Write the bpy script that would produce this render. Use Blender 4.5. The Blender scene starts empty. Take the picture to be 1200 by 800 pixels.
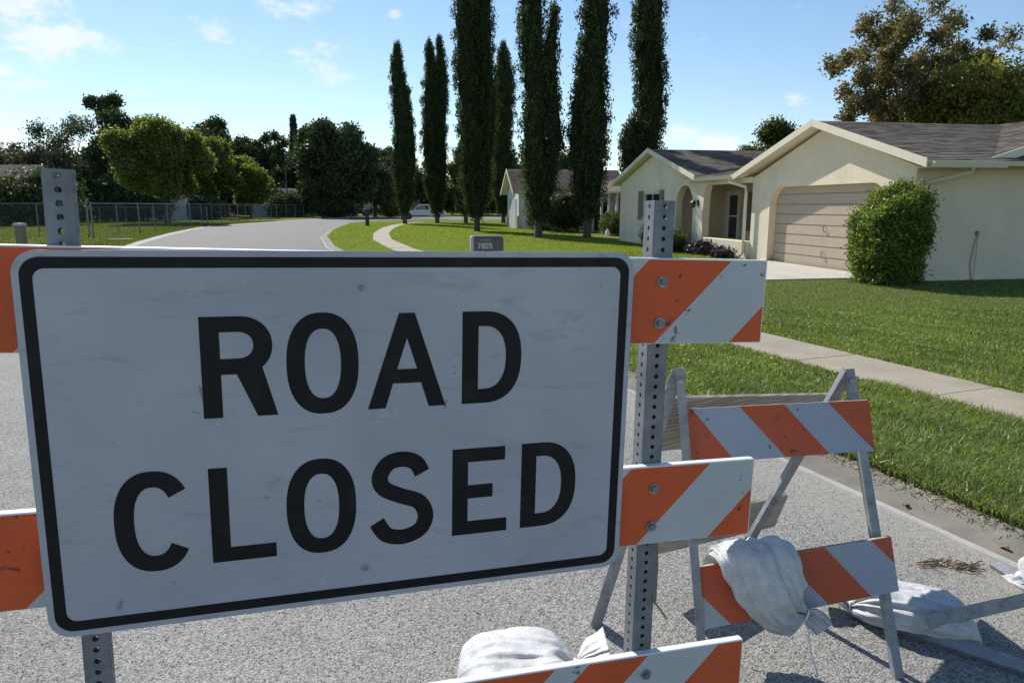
import bpy, math, random
import numpy as np
from mathutils import Vector, Matrix, noise as mnoise

scn = bpy.context.scene
R = math.radians
# ------------------------------------------------------------------ camera
EYE = 1.63
FPX = 839.0                       # focal length in pixels of the 1200 px wide photograph
PITCH = math.atan(159 / 839.0)
cam_d = bpy.data.cameras.new('camera')
cam_d.sensor_width = 36.0
cam_d.lens = FPX / 1200 * 36
cam_d.clip_end = 3000
cam_d.clip_start = 0.05
cam = bpy.data.objects.new('camera', cam_d)
scn.collection.objects.link(cam)
cam.location = (0, 0, EYE)
cam.rotation_euler = (R(90) - PITCH, 0, 0)
scn.camera = cam
# ------------------------------------------------------------------ light
SUN_EL = R(39.5)
SDIR = Vector((-.49, .87, 0)).normalized()          # horizontal direction towards the sun
sun_d = bpy.data.lights.new('sun', 'SUN')
sun_d.energy = 4.6
sun_d.angle = R(0.5)
sun_d.color = (1, .95, .87)
sun = bpy.data.objects.new('sun', sun_d)
scn.collection.objects.link(sun)
tosun = Vector((SDIR.x * math.cos(SUN_EL), SDIR.y * math.cos(SUN_EL), math.sin(SUN_EL)))
sun.rotation_euler = tosun.to_track_quat('Z', 'Y').to_euler()
sun.location = (-20, 30, 40)
scn.view_settings.view_transform = 'Standard'
scn.view_settings.look = 'None'
scn.view_settings.exposure = 0.37
scn.view_settings.gamma = 1.0

def ray(px, py):
    X = (px - 600) / FPX; Y = -(py - 400) / FPX
    c, s = math.cos(PITCH), math.sin(PITCH)
    return Vector((X, c + Y * s, -s + Y * c))
def gr(px, py, z=0.0):
    d = ray(px, py); t = (z - EYE) / d.z
    return Vector((0, 0, EYE)) + d * t
def at(px, py, y):
    d = ray(px, py)
    return Vector((0, 0, EYE)) + d * (y / d.y)

# world: physical sky with a few small clouds
w = bpy.data.worlds.new('World'); scn.world = w; w.use_nodes = True
nt = w.node_tree; nt.nodes.clear()
N = nt.nodes.new; L = nt.links.new
out = N('ShaderNodeOutputWorld'); bg = N('ShaderNodeBackground'); sky = N('ShaderNodeTexSky')
sky.sky_type = 'NISHITA'; sky.sun_disc = False
sky.sun_elevation = SUN_EL
sky.sun_rotation = math.atan2(SDIR.x, SDIR.y)
sky.air_density = 1.05; sky.dust_density = .08; sky.ozone_density = 3.4
bg.inputs['Strength'].default_value = 0.102
tc = N('ShaderNodeTexCoord')
nz = N('ShaderNodeTexNoise'); nz.inputs['Scale'].default_value = 17; nz.inputs['Detail'].default_value = 8; nz.inputs['Roughness'].default_value = .62
mp = N('ShaderNodeMapping'); mp.inputs['Scale'].default_value = (1, 1, 2.0)
L(tc.outputs['Generated'], mp.inputs['Vector']); L(mp.outputs['Vector'], nz.inputs['Vector'])
CL = [(30, 30, .10, .9), (-10, 75, .07, .65), (258, 36, .042, .75), (292, 48, .03, .55), (352, 2, .05, .8), (362, 62, .04, .6), (388, 76, .045, .7),
      (457, 17, .018, .9), (820, 42, .022, .55), (792, 160, .035, .85), (838, 174, .04, .8), (20, 165, .09, .55), (735, 26, .02, .4), (936, 118, .03, .4), (570, 195, .06, .5), (430, 175, .05, .55)]
acc = None
for (cx, cy, r_, amp) in CL:
    d = ray(cx, cy).normalized()
    vs = N('ShaderNodeVectorMath'); vs.operation = 'SUBTRACT'; vs.inputs[1].default_value = d
    L(tc.outputs['Generated'], vs.inputs[0])
    vm = N('ShaderNodeVectorMath'); vm.operation = 'MULTIPLY'; vm.inputs[1].default_value = (1, 1, 1.7)
    L(vs.outputs[0], vm.inputs[0])
    ln = N('ShaderNodeVectorMath'); ln.operation = 'LENGTH'; L(vm.outputs[0], ln.inputs[0])
    mr = N('ShaderNodeMapRange'); mr.interpolation_type = 'SMOOTHSTEP'
    mr.inputs['From Min'].default_value = 0; mr.inputs['From Max'].default_value = r_ * 1.5
    mr.inputs['To Min'].default_value = amp; mr.inputs['To Max'].default_value = 0
    L(ln.outputs['Value'], mr.inputs['Value'])
    if acc is None: acc = mr.outputs['Result']
    else:
        mx = N('ShaderNodeMath'); mx.operation = 'MAXIMUM'; L(acc, mx.inputs[0]); L(mr.outputs['Result'], mx.inputs[1]); acc = mx.outputs[0]
ad = N('ShaderNodeMath'); ad.operation = 'MULTIPLY_ADD'; ad.inputs[1].default_value = 4.2; ad.inputs[2].default_value = -2.65
L(nz.outputs['Fac'], ad.inputs[0])
a2 = N('ShaderNodeMath'); a2.operation = 'MULTIPLY_ADD'; a2.inputs[1].default_value = 1.5; L(acc, a2.inputs[0]); L(ad.outputs[0], a2.inputs[2])
rm = N('ShaderNodeMapRange'); rm.interpolation_type = 'SMOOTHSTEP'
rm.inputs['From Min'].default_value = .0; rm.inputs['From Max'].default_value = 1.0; rm.inputs['To Max'].default_value = .8
L(a2.outputs[0], rm.inputs['Value'])
mixc = N('ShaderNodeMix'); mixc.data_type = 'RGBA'
L(rm.outputs['Result'], mixc.inputs['Factor']); L(sky.outputs['Color'], mixc.inputs['A'])
mixc.inputs['B'].default_value = (7.6, 7.7, 7.9, 1)
L(mixc.outputs['Result'], bg.inputs['Color']); L(bg.outputs[0], out.inputs['Surface'])

# ------------------------------------------------------------------ helpers
COL = scn.collection
def tag(o, label=None, cat=None, group=None, kind=None):
    if label: o['label'] = label
    if cat: o['category'] = cat
    if group: o['group'] = group
    if kind: o['kind'] = kind
    return o
def empty(name, loc, rz=0.0, label=None, cat=None, group=None, kind=None):
    o = bpy.data.objects.new(name, None); COL.objects.link(o)
    o.location = loc; o.rotation_euler = (0, 0, rz); o.empty_display_size = .2
    return tag(o, label, cat, group, kind)
def link(name, me, mat=None, parent=None, loc=None):
    o = bpy.data.objects.new(name, me); COL.objects.link(o)
    if mat is not None and len(me.materials) == 0:
        for m in (mat if isinstance(mat, (list, tuple)) else [mat]): me.materials.append(m)
    if parent: o.parent = parent
    if loc: o.location = loc
    return o
def copy_tree(o, parent=None):
    c = o.copy(); COL.objects.link(c); c.parent = parent
    for ch in list(o.children): copy_tree(ch, c)
    return c

class MB:
    def __init__(s): s.v = []; s.f = []; s.m = []
    def poly(s, pts, mi=0):
        n = len(s.v); s.v += [tuple(p) for p in pts]; s.f.append(tuple(range(n, n + len(pts)))); s.m.append(mi)
    def hexa(s, b, t, mi=0):          # bottom 4 pts, top 4 pts, same winding
        n = len(s.v); s.v += [tuple(p) for p in b] + [tuple(p) for p in t]
        for f in ((3, 2, 1, 0), (4, 5, 6, 7), (0, 1, 5, 4), (1, 2, 6, 5), (2, 3, 7, 6), (3, 0, 4, 7)):
            s.f.append(tuple(n + i for i in f)); s.m.append(mi)
    def box(s, x0, x1, y0, y1, z0, z1, mi=0):
        s.hexa([(x0, y0, z0), (x1, y0, z0), (x1, y1, z0), (x0, y1, z0)], [(x0, y0, z1), (x1, y0, z1), (x1, y1, z1), (x0, y1, z1)], mi)
    def bar(s, a, b, wd, th, up=(0, 0, 1), mi=0):   # rectangular bar from a to b; wd along side, th along up
        a = Vector(a); b = Vector(b); d = (b - a).normalized(); up = Vector(up)
        sd = d.cross(up).normalized(); u = sd.cross(d).normalized()
        q = lambda p: [p - sd * wd / 2 - u * th / 2, p + sd * wd / 2 - u * th / 2, p + sd * wd / 2 + u * th / 2, p - sd * wd / 2 + u * th / 2]
        s.hexa(q(a), q(b), mi)
    def tube(s, pts, rad, n=8, mi=0, cap=True):
        pts = [Vector(p) for p in pts]
        rr = rad if isinstance(rad, (list, tuple)) else [rad] * len(pts)
        base = len(s.v); up = Vector((0, 0, 1))
        for i, p in enumerate(pts):
            d = (pts[min(i + 1, len(pts) - 1)] - pts[max(i - 1, 0)]).normalized()
            u = up if abs(d.z) < .95 else Vector((1, 0, 0))
            a = d.cross(u).normalized(); b = a.cross(d)
            for k in range(n):
                t = 2 * math.pi * k / n
                s.v.append(tuple(p + (a * math.cos(t) + b * math.sin(t)) * rr[i]))
        for i in range(len(pts) - 1):
            for k in range(n):
                k2 = (k + 1) % n
                s.f.append((base + i * n + k, base + i * n + k2, base + (i + 1) * n + k2, base + (i + 1) * n + k)); s.m.append(mi)
        if cap:
            s.f.append(tuple(base + k for k in range(n - 1, -1, -1))); s.m.append(mi)
            s.f.append(tuple(base + (len(pts) - 1) * n + k for k in range(n))); s.m.append(mi)
    def build(s, name, mat, parent=None, smooth=False, loc=None, bevel=0):
        me = bpy.data.meshes.new(name); me.from_pydata(s.v, [], s.f)
        for m in (mat if isinstance(mat, (list, tuple)) else [mat]): me.materials.append(m)
        me.polygons.foreach_set('material_index', s.m)
        if smooth: me.polygons.foreach_set('use_smooth', [True] * len(s.f))
        me.update()
        o = link(name, me, None, parent, loc)
        if bevel:
            b = o.modifiers.new('bevel', 'BEVEL'); b.width = bevel; b.segments = 2; b.limit_method = 'ANGLE'
        return o

def fill2d(outlines, thick):
    """outlines (first outer, others holes) -> mesh in the xy plane, z from -thick/2 to thick/2"""
    cu = bpy.data.curves.new('tmp', 'CURVE'); cu.dimensions = '2D'; cu.fill_mode = 'BOTH'; cu.extrude = thick / 2
    for ol in outlines:
        sp = cu.splines.new('POLY'); sp.points.add(len(ol) - 1); sp.use_cyclic_u = True
        for i, p in enumerate(ol): sp.points[i].co = (p[0], p[1], 0, 1)
    ob = bpy.data.objects.new('tmp', cu); COL.objects.link(ob)
    dg = bpy.context.evaluated_depsgraph_get()
    me = bpy.data.meshes.new_from_object(ob.evaluated_get(dg))
    bpy.data.objects.remove(ob); bpy.data.curves.remove(cu)
    me.materials.clear()
    return me

def raw_mesh(name, verts, faces_n, nper, mats, tint=None, smooth=False):
    """verts (V,3); every face has nper consecutive vertices"""
    me = bpy.data.meshes.new(name)
    V = len(verts); Fn = V // nper
    me.vertices.add(V); me.loops.add(V); me.polygons.add(Fn)
    me.vertices.foreach_set('co', np.ascontiguousarray(verts, dtype=np.float32).ravel())
    me.loops.foreach_set('vertex_index', np.arange(V, dtype=np.int32))
    me.polygons.foreach_set('loop_start', np.arange(0, V, nper, dtype=np.int32))
    me.polygons.foreach_set('loop_total', np.full(Fn, nper, dtype=np.int32))
    if tint is not None:
        a = me.attributes.new('tint', 'FLOAT', 'POINT'); a.data.foreach_set('value', np.repeat(tint, nper).astype(np.float32))
    for m in (mats if isinstance(mats, (list, tuple)) else [mats]): me.materials.append(m)
    me.update(calc_edges=True)
    return me

# ------------------------------------------------------------------ materials
def newmat(name):
    m = bpy.data.materials.new(name); m.use_nodes = True
    n = m.node_tree; b = n.nodes['Principled BSDF']
    return m, n, b
def ramp(n, a, b, p0=.3, p1=.7):
    r = n.nodes.new('ShaderNodeValToRGB'); r.color_ramp.elements[0].position = p0; r.color_ramp.elements[1].position = p1
    r.color_ramp.elements[0].color = (*a, 1); r.color_ramp.elements[1].color = (*b, 1); return r
def noise(n, scale, detail=6, rough=.6, vec=None, dist=0):
    t = n.nodes.new('ShaderNodeTexNoise'); t.inputs['Scale'].default_value = scale; t.inputs['Detail'].default_value = detail
    t.inputs['Roughness'].default_value = rough; t.inputs['Distortion'].default_value = dist
    if vec: n.links.new(vec, t.inputs['Vector'])
    return t
def coord(n, kind='Object', scale=None):
    t = n.nodes.new('ShaderNodeTexCoord'); o = t.outputs[kind]
    if scale:
        m = n.nodes.new('ShaderNodeMapping'); m.inputs['Scale'].default_value = scale; n.links.new(o, m.inputs['Vector']); o = m.outputs[0]
    return o
def mixrgb(n, f, a, b, mode='MIX'):
    m = n.nodes.new('ShaderNodeMix'); m.data_type = 'RGBA'; m.blend_type = mode
    for k, v in (('Factor', f), ('A', a), ('B', b)):
        if hasattr(v, 'is_linked') or isinstance(v, bpy.types.NodeSocket): n.links.new(v, m.inputs[k])
        elif isinstance(v, (tuple, list)): m.inputs[k].default_value = (*v[:3], 1)
        else: m.inputs[k].default_value = v
    return m.outputs['Result']
def bump(n, b, h, strength=.3, dist=.01):
    k = n.nodes.new('ShaderNodeBump'); k.inputs['Strength'].default_value = strength; k.inputs['Distance'].default_value = dist
    n.links.new(h, k.inputs['Height']); n.links.new(k.outputs[0], b.inputs['Normal'])
    return k
def simple(name, col, rough=.7, metal=0, var=.25, scale=6, bs=0, bscale=80, bd=.005, spec=.5, dirt=None, dscale=2, vscale=None):
    m, n, b = newmat(name)
    c = coord(n, 'Object', vscale)
    t = noise(n, scale, 6, .6, c)
    r = ramp(n, tuple(x * (1 - var) for x in col), tuple(min(1, x * (1 + var)) for x in col), .3, .7)
    n.links.new(t.outputs['Fac'], r.inputs[0]); o = r.outputs[0]
    if dirt:
        t2 = noise(n, dscale, 8, .7, c); r2 = ramp(n, (0, 0, 0), (1, 1, 1), .52, .72); n.links.new(t2.outputs['Fac'], r2.inputs[0])
        o = mixrgb(n, r2.outputs[0], o, dirt)
    n.links.new(o, b.inputs['Base Color'])
    b.inputs['Roughness'].default_value = rough; b.inputs['Metallic'].default_value = metal
    b.inputs['Specular IOR Level'].default_value = spec
    if bs:
        t3 = noise(n, bscale, 6, .65, c); bump(n, b, t3.outputs['Fac'], bs, bd)
    return m
def leafmat(name, dark, light, trans=.35, rough=.55, tcol=None, tmul=1.6):
    m, n, b = newmat(name)
    a = n.nodes.new('ShaderNodeAttribute'); a.attribute_name = 'tint'
    r = ramp(n, dark, light, 0, 1); n.links.new(a.outputs['Fac'], r.inputs[0])
    n.links.new(r.outputs[0], b.inputs['Base Color']); b.inputs['Roughness'].default_value = rough
    b.inputs['Specular IOR Level'].default_value = .35
    tr = n.nodes.new('ShaderNodeBsdfTranslucent')
    g = n.nodes.new('ShaderNodeMix'); g.data_type = 'RGBA'; g.blend_type = 'MULTIPLY'; g.inputs['Factor'].default_value = 1
    n.links.new(r.outputs[0], g.inputs['A']); tc_ = tcol or (tmul, tmul * 1.05, tmul * .45); g.inputs['B'].default_value = (*tc_, 1)
    n.links.new(g.outputs['Result'], tr.inputs['Color'])
    ms = n.nodes.new('ShaderNodeMixShader'); ms.inputs[0].default_value = trans
    n.links.new(b.outputs[0], ms.inputs[1]); n.links.new(tr.outputs[0], ms.inputs[2])
    n.links.new(ms.outputs[0], n.nodes['Material Output'].inputs['Surface'])
    return m

M = {}
M['stucco'] = simple('cream_stucco', (.82, .715, .53), .9, var=.07, scale=1.2, bs=.9, bscale=28, bd=.02, dirt=(.67, .59, .45), dscale=.7)
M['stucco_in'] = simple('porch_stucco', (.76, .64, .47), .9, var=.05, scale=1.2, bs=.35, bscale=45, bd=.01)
M['trim'] = simple('cream_trim_paint', (.76, .68, .52), .6, var=.05, scale=3)
M['garage'] = simple('tan_door_paint', (.46, .375, .28), .6, var=.05, scale=3, bs=.1, bscale=30)
M['white'] = simple('white_paint', (.75, .75, .73), .5, var=.04, scale=3)
M['shutter'] = simple('taupe_shutter_paint', (.23, .18, .14), .6, var=.06, scale=9)
M['glass'] = simple('window_glass', (.02, .025, .03), .06, var=.1, spec=.8)
M['black'] = simple('black_metal', (.02, .02, .02), .5)
M['galv'] = simple('galvanised_steel', (.21, .225, .24), .6, .4, var=.28, scale=14, bs=.15, bscale=160, bd=.001, dirt=(.14, .14, .135), dscale=9)
M['galv2'] = simple('weathered_grey_steel', (.28, .30, .32), .6, .35, var=.22, scale=18, bs=.1, bscale=160, bd=.001, dirt=(.13, .125, .12), dscale=12)
M['bolt'] = simple('zinc_bolt', (.30, .32, .33), .5, .6, var=.3, scale=90)
M['plastic'] = simple('white_board_plastic', (.80, .81, .80), .4, var=.04, scale=8)
M['wood'] = None

def sheet_mat(name, col, rough=.38, stain=.10, mark=(.12, .12, .13), msc=7, thr=.70, ribs=True):
    m, n, b = newmat(name); c = coord(n)
    t = noise(n, 3.5, 8, .65, c); r = ramp(n, tuple(x * (1 - stain) for x in col), tuple(x * (1 + stain * .4) for x in col), .35, .65)
    n.links.new(t.outputs['Fac'], r.inputs[0])
    t2 = noise(n, msc * 4, 5, .55, c); t3 = noise(n, msc * .6, 3, .5, c)
    mu = n.nodes.new('ShaderNodeMath'); mu.operation = 'ADD'; n.links.new(t2.outputs['Fac'], mu.inputs[0]); n.links.new(t3.outputs['Fac'], mu.inputs[1])
    r2 = ramp(n, (0, 0, 0), (1, 1, 1), thr - .012, thr + .012)
    hf = n.nodes.new('ShaderNodeMath'); hf.operation = 'MULTIPLY'; hf.inputs[1].default_value = .5; n.links.new(mu.outputs[0], hf.inputs[0])
    n.links.new(hf.outputs[0], r2.inputs[0])
    o = mixrgb(n, r2.outputs[0], r.outputs[0], mark)
    n.links.new(o, b.inputs['Base Color']); b.inputs['Roughness'].default_value = rough
    rr = ramp(n, (rough * .75,) * 3, (min(1, rough * 1.5),) * 3, .35, .65); n.links.new(t.outputs['Fac'], rr.inputs[0]); n.links.new(rr.outputs[0], b.inputs['Roughness'])
    if ribs:
        cw = coord(n, 'Object', (1, 1, 1)); wv = n.nodes.new('ShaderNodeTexWave'); wv.wave_type = 'BANDS'; wv.bands_direction = 'Z'
        wv.inputs['Scale'].default_value = 16; wv.inputs['Distortion'].default_value = .3; n.links.new(cw, wv.inputs['Vector'])
        bump(n, b, wv.outputs['Fac'], .12, .002)
    return m
M['orange'] = sheet_mat('orange_reflective_sheeting', (.68, .105, .022), .5, .16, (.13, .045, .03), thr=.615)
M['whites'] = sheet_mat('white_reflective_sheeting', (.52, .54, .545), .45, .08, (.13, .14, .15), thr=.605)
M['orange2'] = sheet_mat('worn_orange_sheeting', (.52, .09, .028), .5, .22, (.16, .06, .03), thr=.62, ribs=False)
M['blues'] = sheet_mat('pale_grey_sheeting', (.33, .38, .46), .45, .10, (.11, .12, .14), thr=.62, ribs=False)

def sign_face():
    m, n, b = newmat('white_sign_sheeting'); c = coord(n)
    t = noise(n, 2.2, 6, .55, c); r = ramp(n, (.385, .395, .45), (.48, .485, .53), .36, .64); n.links.new(t.outputs['Fac'], r.inputs[0])
    t2 = noise(n, 6, 8, .7, coord(n, 'Object', (1, 3.5, 1)), 1.2); r2 = ramp(n, (0, 0, 0), (.8, .8, .8), .55, .70); n.links.new(t2.outputs['Fac'], r2.inputs[0])
    o = mixrgb(n, r2.outputs[0], r.outputs[0], (.315, .32, .35))
    # pale rubbed scuffs and dark nicks
    t4 = noise(n, 24, 6, .6, c, .8); t5 = noise(n, 3.4, 2, .5, c)
    ad = n.nodes.new('ShaderNodeMath'); ad.operation = 'ADD'; n.links.new(t4.outputs['Fac'], ad.inputs[0]); n.links.new(t5.outputs['Fac'], ad.inputs[1])
    r5 = ramp(n, (0, 0, 0), (.6, .6, .6), .60, .66)
    h = n.nodes.new('ShaderNodeMath'); h.operation = 'MULTIPLY'; h.inputs[1].default_value = .5; n.links.new(ad.outputs[0], h.inputs[0]); n.links.new(h.outputs[0], r5.inputs[0])
    o = mixrgb(n, r5.outputs[0], o, (.56, .57, .59))
    r6 = ramp(n, (.7, .7, .7), (0, 0, 0), .345, .37); n.links.new(h.outputs[0], r6.inputs[0])
    o = mixrgb(n, r6.outputs[0], o, (.17, .18, .20))
    n.links.new(o, b.inputs['Base Color'])
    rr = ramp(n, (.30,) * 3, (.52,) * 3, .4, .65); n.links.new(t2.outputs['Fac'], rr.inputs[0]); n.links.new(rr.outputs[0], b.inputs['Roughness'])
    b.inputs['Specular IOR Level'].default_value = .5
    t3 = noise(n, 2.0, 3, .5, c); bump(n, b, t3.outputs['Fac'], .6, .03)
    return m
M['sign'] = sign_face()
M['ink'] = simple('black_sign_ink', (.007, .008, .009), .5, var=.3, scale=5, dirt=(.018, .019, .021), dscale=14, spec=.25)
M['alu'] = simple('aluminium_sheet', (.45, .46, .48), .5, .6, var=.1)

def road_mat():
    m, n, b = newmat('worn_exposed_aggregate_asphalt'); c = coord(n)
    v = n.nodes.new('ShaderNodeTexVoronoi'); v.inputs['Scale'].default_value = 135; v.inputs['Randomness'].default_value = 1; n.links.new(c, v.inputs['Vector'])
    sx = n.nodes.new('ShaderNodeSeparateColor'); n.links.new(v.outputs['Color'], sx.inputs[0])
    r = n.nodes.new('ShaderNodeValToRGB'); e = r.color_ramp.elements
    e[0].position = 0; e[0].color = (.14, .138, .13, 1); e[1].position = 1; e[1].color = (.52, .50, .47, 1)
    for p_, c_ in ((.1, .27), (.45, .36), (.8, .44)): k = e.new(p_); k.color = (c_, c_ * .99, c_ * .95, 1)
    n.links.new(sx.outputs[0], r.inputs[0])
    rd = ramp(n, (1, 1, 1), (.50, .50, .49), .40, .85); n.links.new(v.outputs['Distance'], rd.inputs[0])
    # distance output scales with cell: multiply
    o = mixrgb(n, 1.0, r.outputs[0], rd.outputs[0], 'MULTIPLY')
    t = noise(n, 1.1, 8, .65, c); r1 = ramp(n, (.86, .85, .83), (1.12, 1.12, 1.12), .3, .7); n.links.new(t.outputs['Fac'], r1.inputs[0])
    o = mixrgb(n, 1.0, o, r1.outputs[0], 'MULTIPLY')
    tf = noise(n, 38, 4, .7, c); r3 = ramp(n, (.76, .76, .76), (1.1, 1.1, 1.1), .35, .65); n.links.new(tf.outputs['Fac'], r3.inputs[0])
    o = mixrgb(n, 1.0, o, r3.outputs[0], 'MULTIPLY')
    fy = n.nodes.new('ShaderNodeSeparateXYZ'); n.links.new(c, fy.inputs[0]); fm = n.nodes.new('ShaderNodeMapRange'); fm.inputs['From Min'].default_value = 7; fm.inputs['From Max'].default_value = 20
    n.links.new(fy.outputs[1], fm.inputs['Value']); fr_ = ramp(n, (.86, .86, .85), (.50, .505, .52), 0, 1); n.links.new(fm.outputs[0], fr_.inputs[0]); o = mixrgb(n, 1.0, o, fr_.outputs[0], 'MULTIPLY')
    # sandy dirt washed against the gutter: band by perpendicular distance to the kerb
    sp = n.nodes.new('ShaderNodeSeparateXYZ'); n.links.new(c, sp.inputs[0])
    q = n.nodes.new('ShaderNodeMath'); q.operation = 'MULTIPLY_ADD'; q.inputs[1].default_value = .37; 
    q1 = n.nodes.new('ShaderNodeMath'); q1.operation = 'MULTIPLY'; q1.inputs[1].default_value = .93; n.links.new(sp.outputs[0], q1.inputs[0])
    n.links.new(sp.outputs[1], q.inputs[0]); n.links.new(q1.outputs[0], q.inputs[2])
    nm_ = n.nodes.new('ShaderNodeMapRange'); nm_.inputs['From Min'].default_value = 8; nm_.inputs['From Max'].default_value = 14; nm_.inputs['To Min'].default_value = 1; nm_.inputs['To Max'].default_value = 0; n.links.new(sp.outputs[1], nm_.inputs['Value'])
    nz2 = noise(n, 2.5, 6, .6, coord(n, 'Object')); q2 = n.nodes.new('ShaderNodeMath'); q2.operation = 'MULTIPLY_ADD'; q2.inputs[1].default_value = .7
    n.links.new(nz2.outputs['Fac'], q2.inputs[0]); n.links.new(q.outputs[0], q2.inputs[2])
    rb = ramp(n, (0, 0, 0), (.75, .75, .75), 0, 1)
    mr = n.nodes.new('ShaderNodeMapRange'); mr.inputs['From Min'].default_value = 2.95; mr.inputs['From Max'].default_value = 3.5
    n.links.new(q2.outputs[0], mr.inputs['Value']); n.links.new(mr.outputs[0], rb.inputs[0])
    tt = noise(n, 30, 6, .7, c); rs = ramp(n, (.24, .22, .185), (.42, .395, .34), .35, .65); n.links.new(tt.outputs['Fac'], rs.inputs[0])
    mm_ = n.nodes.new('ShaderNodeMath'); mm_.operation = 'MULTIPLY'; n.links.new(rb.outputs[0], mm_.inputs[0]); n.links.new(nm_.outputs[0], mm_.inputs[1]); o = mixrgb(n, mm_.outputs[0], o, rs.outputs[0])
    n.links.new(o, b.inputs['Base Color']); b.inputs['Roughness'].default_value = .85; b.inputs['Specular IOR Level'].default_value = .4
    hm = n.nodes.new('ShaderNodeMath'); hm.operation = 'MULTIPLY_ADD'; hm.inputs[1].default_value = -1.2; n.links.new(v.outputs['Distance'], hm.inputs[0])
    n.links.new(sx.outputs[1], hm.inputs[2])
    bump(n, b, hm.outputs[0], .6, .004)
    return m
M['road'] = road_mat()
def concrete(name, a, b_, stain, sc=3):
    m, n, b = newmat(name); c = coord(n)
    t = noise(n, sc, 8, .65, c); r = ramp(n, a, b_, .3, .7); n.links.new(t.outputs['Fac'], r.inputs[0])
    t2 = noise(n, .9, 6, .6, c); r2 = ramp(n, (0, 0, 0), (.7, .7, .7), .5, .7); n.links.new(t2.outputs['Fac'], r2.inputs[0])
    o = mixrgb(n, r2.outputs[0], r.outputs[0], stain)
    t3 = noise(n, 120, 4, .7, c); r3 = ramp(n, (.82, .82, .82), (1.1, 1.1, 1.1), .35, .65); n.links.new(t3.outputs['Fac'], r3.inputs[0])
    o = mixrgb(n, 1.0, o, r3.outputs[0], 'MULTIPLY')
    n.links.new(o, b.inputs['Base Color']); b.inputs['Roughness'].default_value = .9
    bump(n, b, t3.outputs['Fac'], .3, .004); return m
M['walk'] = concrete('sidewalk_concrete', (.31, .27, .20), (.395, .345, .265), (.25, .215, .16))
M['drive'] = concrete('driveway_concrete', (.46, .43, .37), (.54, .51, .45), (.40, .37, .31))
M['kerb'] = concrete('kerb_concrete', (.16, .142, .115), (.26, .235, .195), (.095, .086, .07), 5)
M['lip'] = concrete('kerb_lip_concrete', (.36, .345, .31), (.46, .44, .41), (.28, .26, .23), 7)

def lawn_mat():
    m, n, b = newmat('lawn_turf'); c = coord(n)
    t = noise(n, .35, 6, .6, c); r = ramp(n, (.115, .155, .026), (.165, .205, .04), .3, .7); n.links.new(t.outputs['Fac'], r.inputs[0])
    t2 = noise(n, 14, 8, .75, c); r2 = ramp(n, (.55, .55, .5), (1.25, 1.25, 1.2), .3, .7); n.links.new(t2.outputs['Fac'], r2.inputs[0])
    o = mixrgb(n, 1.0, r.outputs[0], r2.outputs[0], 'MULTIPLY')
    n.links.new(o, b.inputs['Base Color']); b.inputs['Roughness'].default_value = 1; b.inputs['Specular IOR Level'].default_value = .1
    bump(n, b, t2.outputs['Fac'], .6, .05); return m
M['lawn'] = lawn_mat()
M['soil'] = simple('thatch_soil', (.075, .085, .03), 1, var=.5, scale=12, spec=.1)
M['blade'] = leafmat('grass_blade', (.08, .125, .03), (.29, .345, .13), .42, .4, tmul=1.5)
M['blade_far'] = leafmat('lit_lawn_blade', (.12, .165, .018), (.25, .30, .045), .5, .6, tmul=1.5)
M['blade_dull'] = leafmat('rough_verge_blade', (.09, .11, .03), (.20, .215, .075), .4, .7, tmul=1.2)
M['cypress'] = leafmat('cypress_foliage', (.03, .046, .017), (.095, .125, .042), .3, .7, tmul=1.3)
M['darkleaf'] = leafmat('dark_oak_foliage', (.036, .054, .024), (.11, .145, .06), .22, .6, tmul=1.3)
M['greyleaf'] = leafmat('greyish_foliage', (.05, .06, .035), (.11, .12, .075), .3, .6, tmul=1.3)
M['brightleaf'] = leafmat('sunlit_yellow_green_foliage', (.065, .09, .022), (.24, .275, .085), .45, .55, tmul=1.5)
M['midleaf'] = leafmat('mid_green_foliage', (.04, .06, .015), (.11, .14, .035), .35, .55, tmul=1.4)
M['olive'] = leafmat('olive_green_foliage', (.12, .13, .03), (.29, .285, .08), .48, .55, tmul=1.3)
M['rust'] = leafmat('rusty_brown_green_foliage', (.10, .115, .05), (.25, .205, .11), .4, .55, tcol=(1.4, 1.25, .7))
M['hedge'] = leafmat('hedge_leaf', (.065, .105, .018), (.25, .32, .07), .38, .45, tmul=1.5)
M['purple'] = leafmat('purple_leaf', (.03, .02, .03), (.10, .07, .09), .2, .5, tmul=1.2)
M['yellowleaf'] = leafmat('yellow_flowering_leaf', (.10, .13, .02), (.35, .30, .05), .4, .55, tmul=1.3)
M['bark'] = simple('grey_brown_bark', (.09, .075, .06), .95, var=.35, scale=9, bs=.8, bscale=16, bd=.03, vscale=(1, 1, .25))
M['core'] = simple('inner_foliage_shadow_mass', (.024, .034, .014), 1, var=.4, scale=5, bs=1, bscale=9, bd=.1, spec=.05)  # dark green for the solid cores added inside crowns to block light

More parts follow.
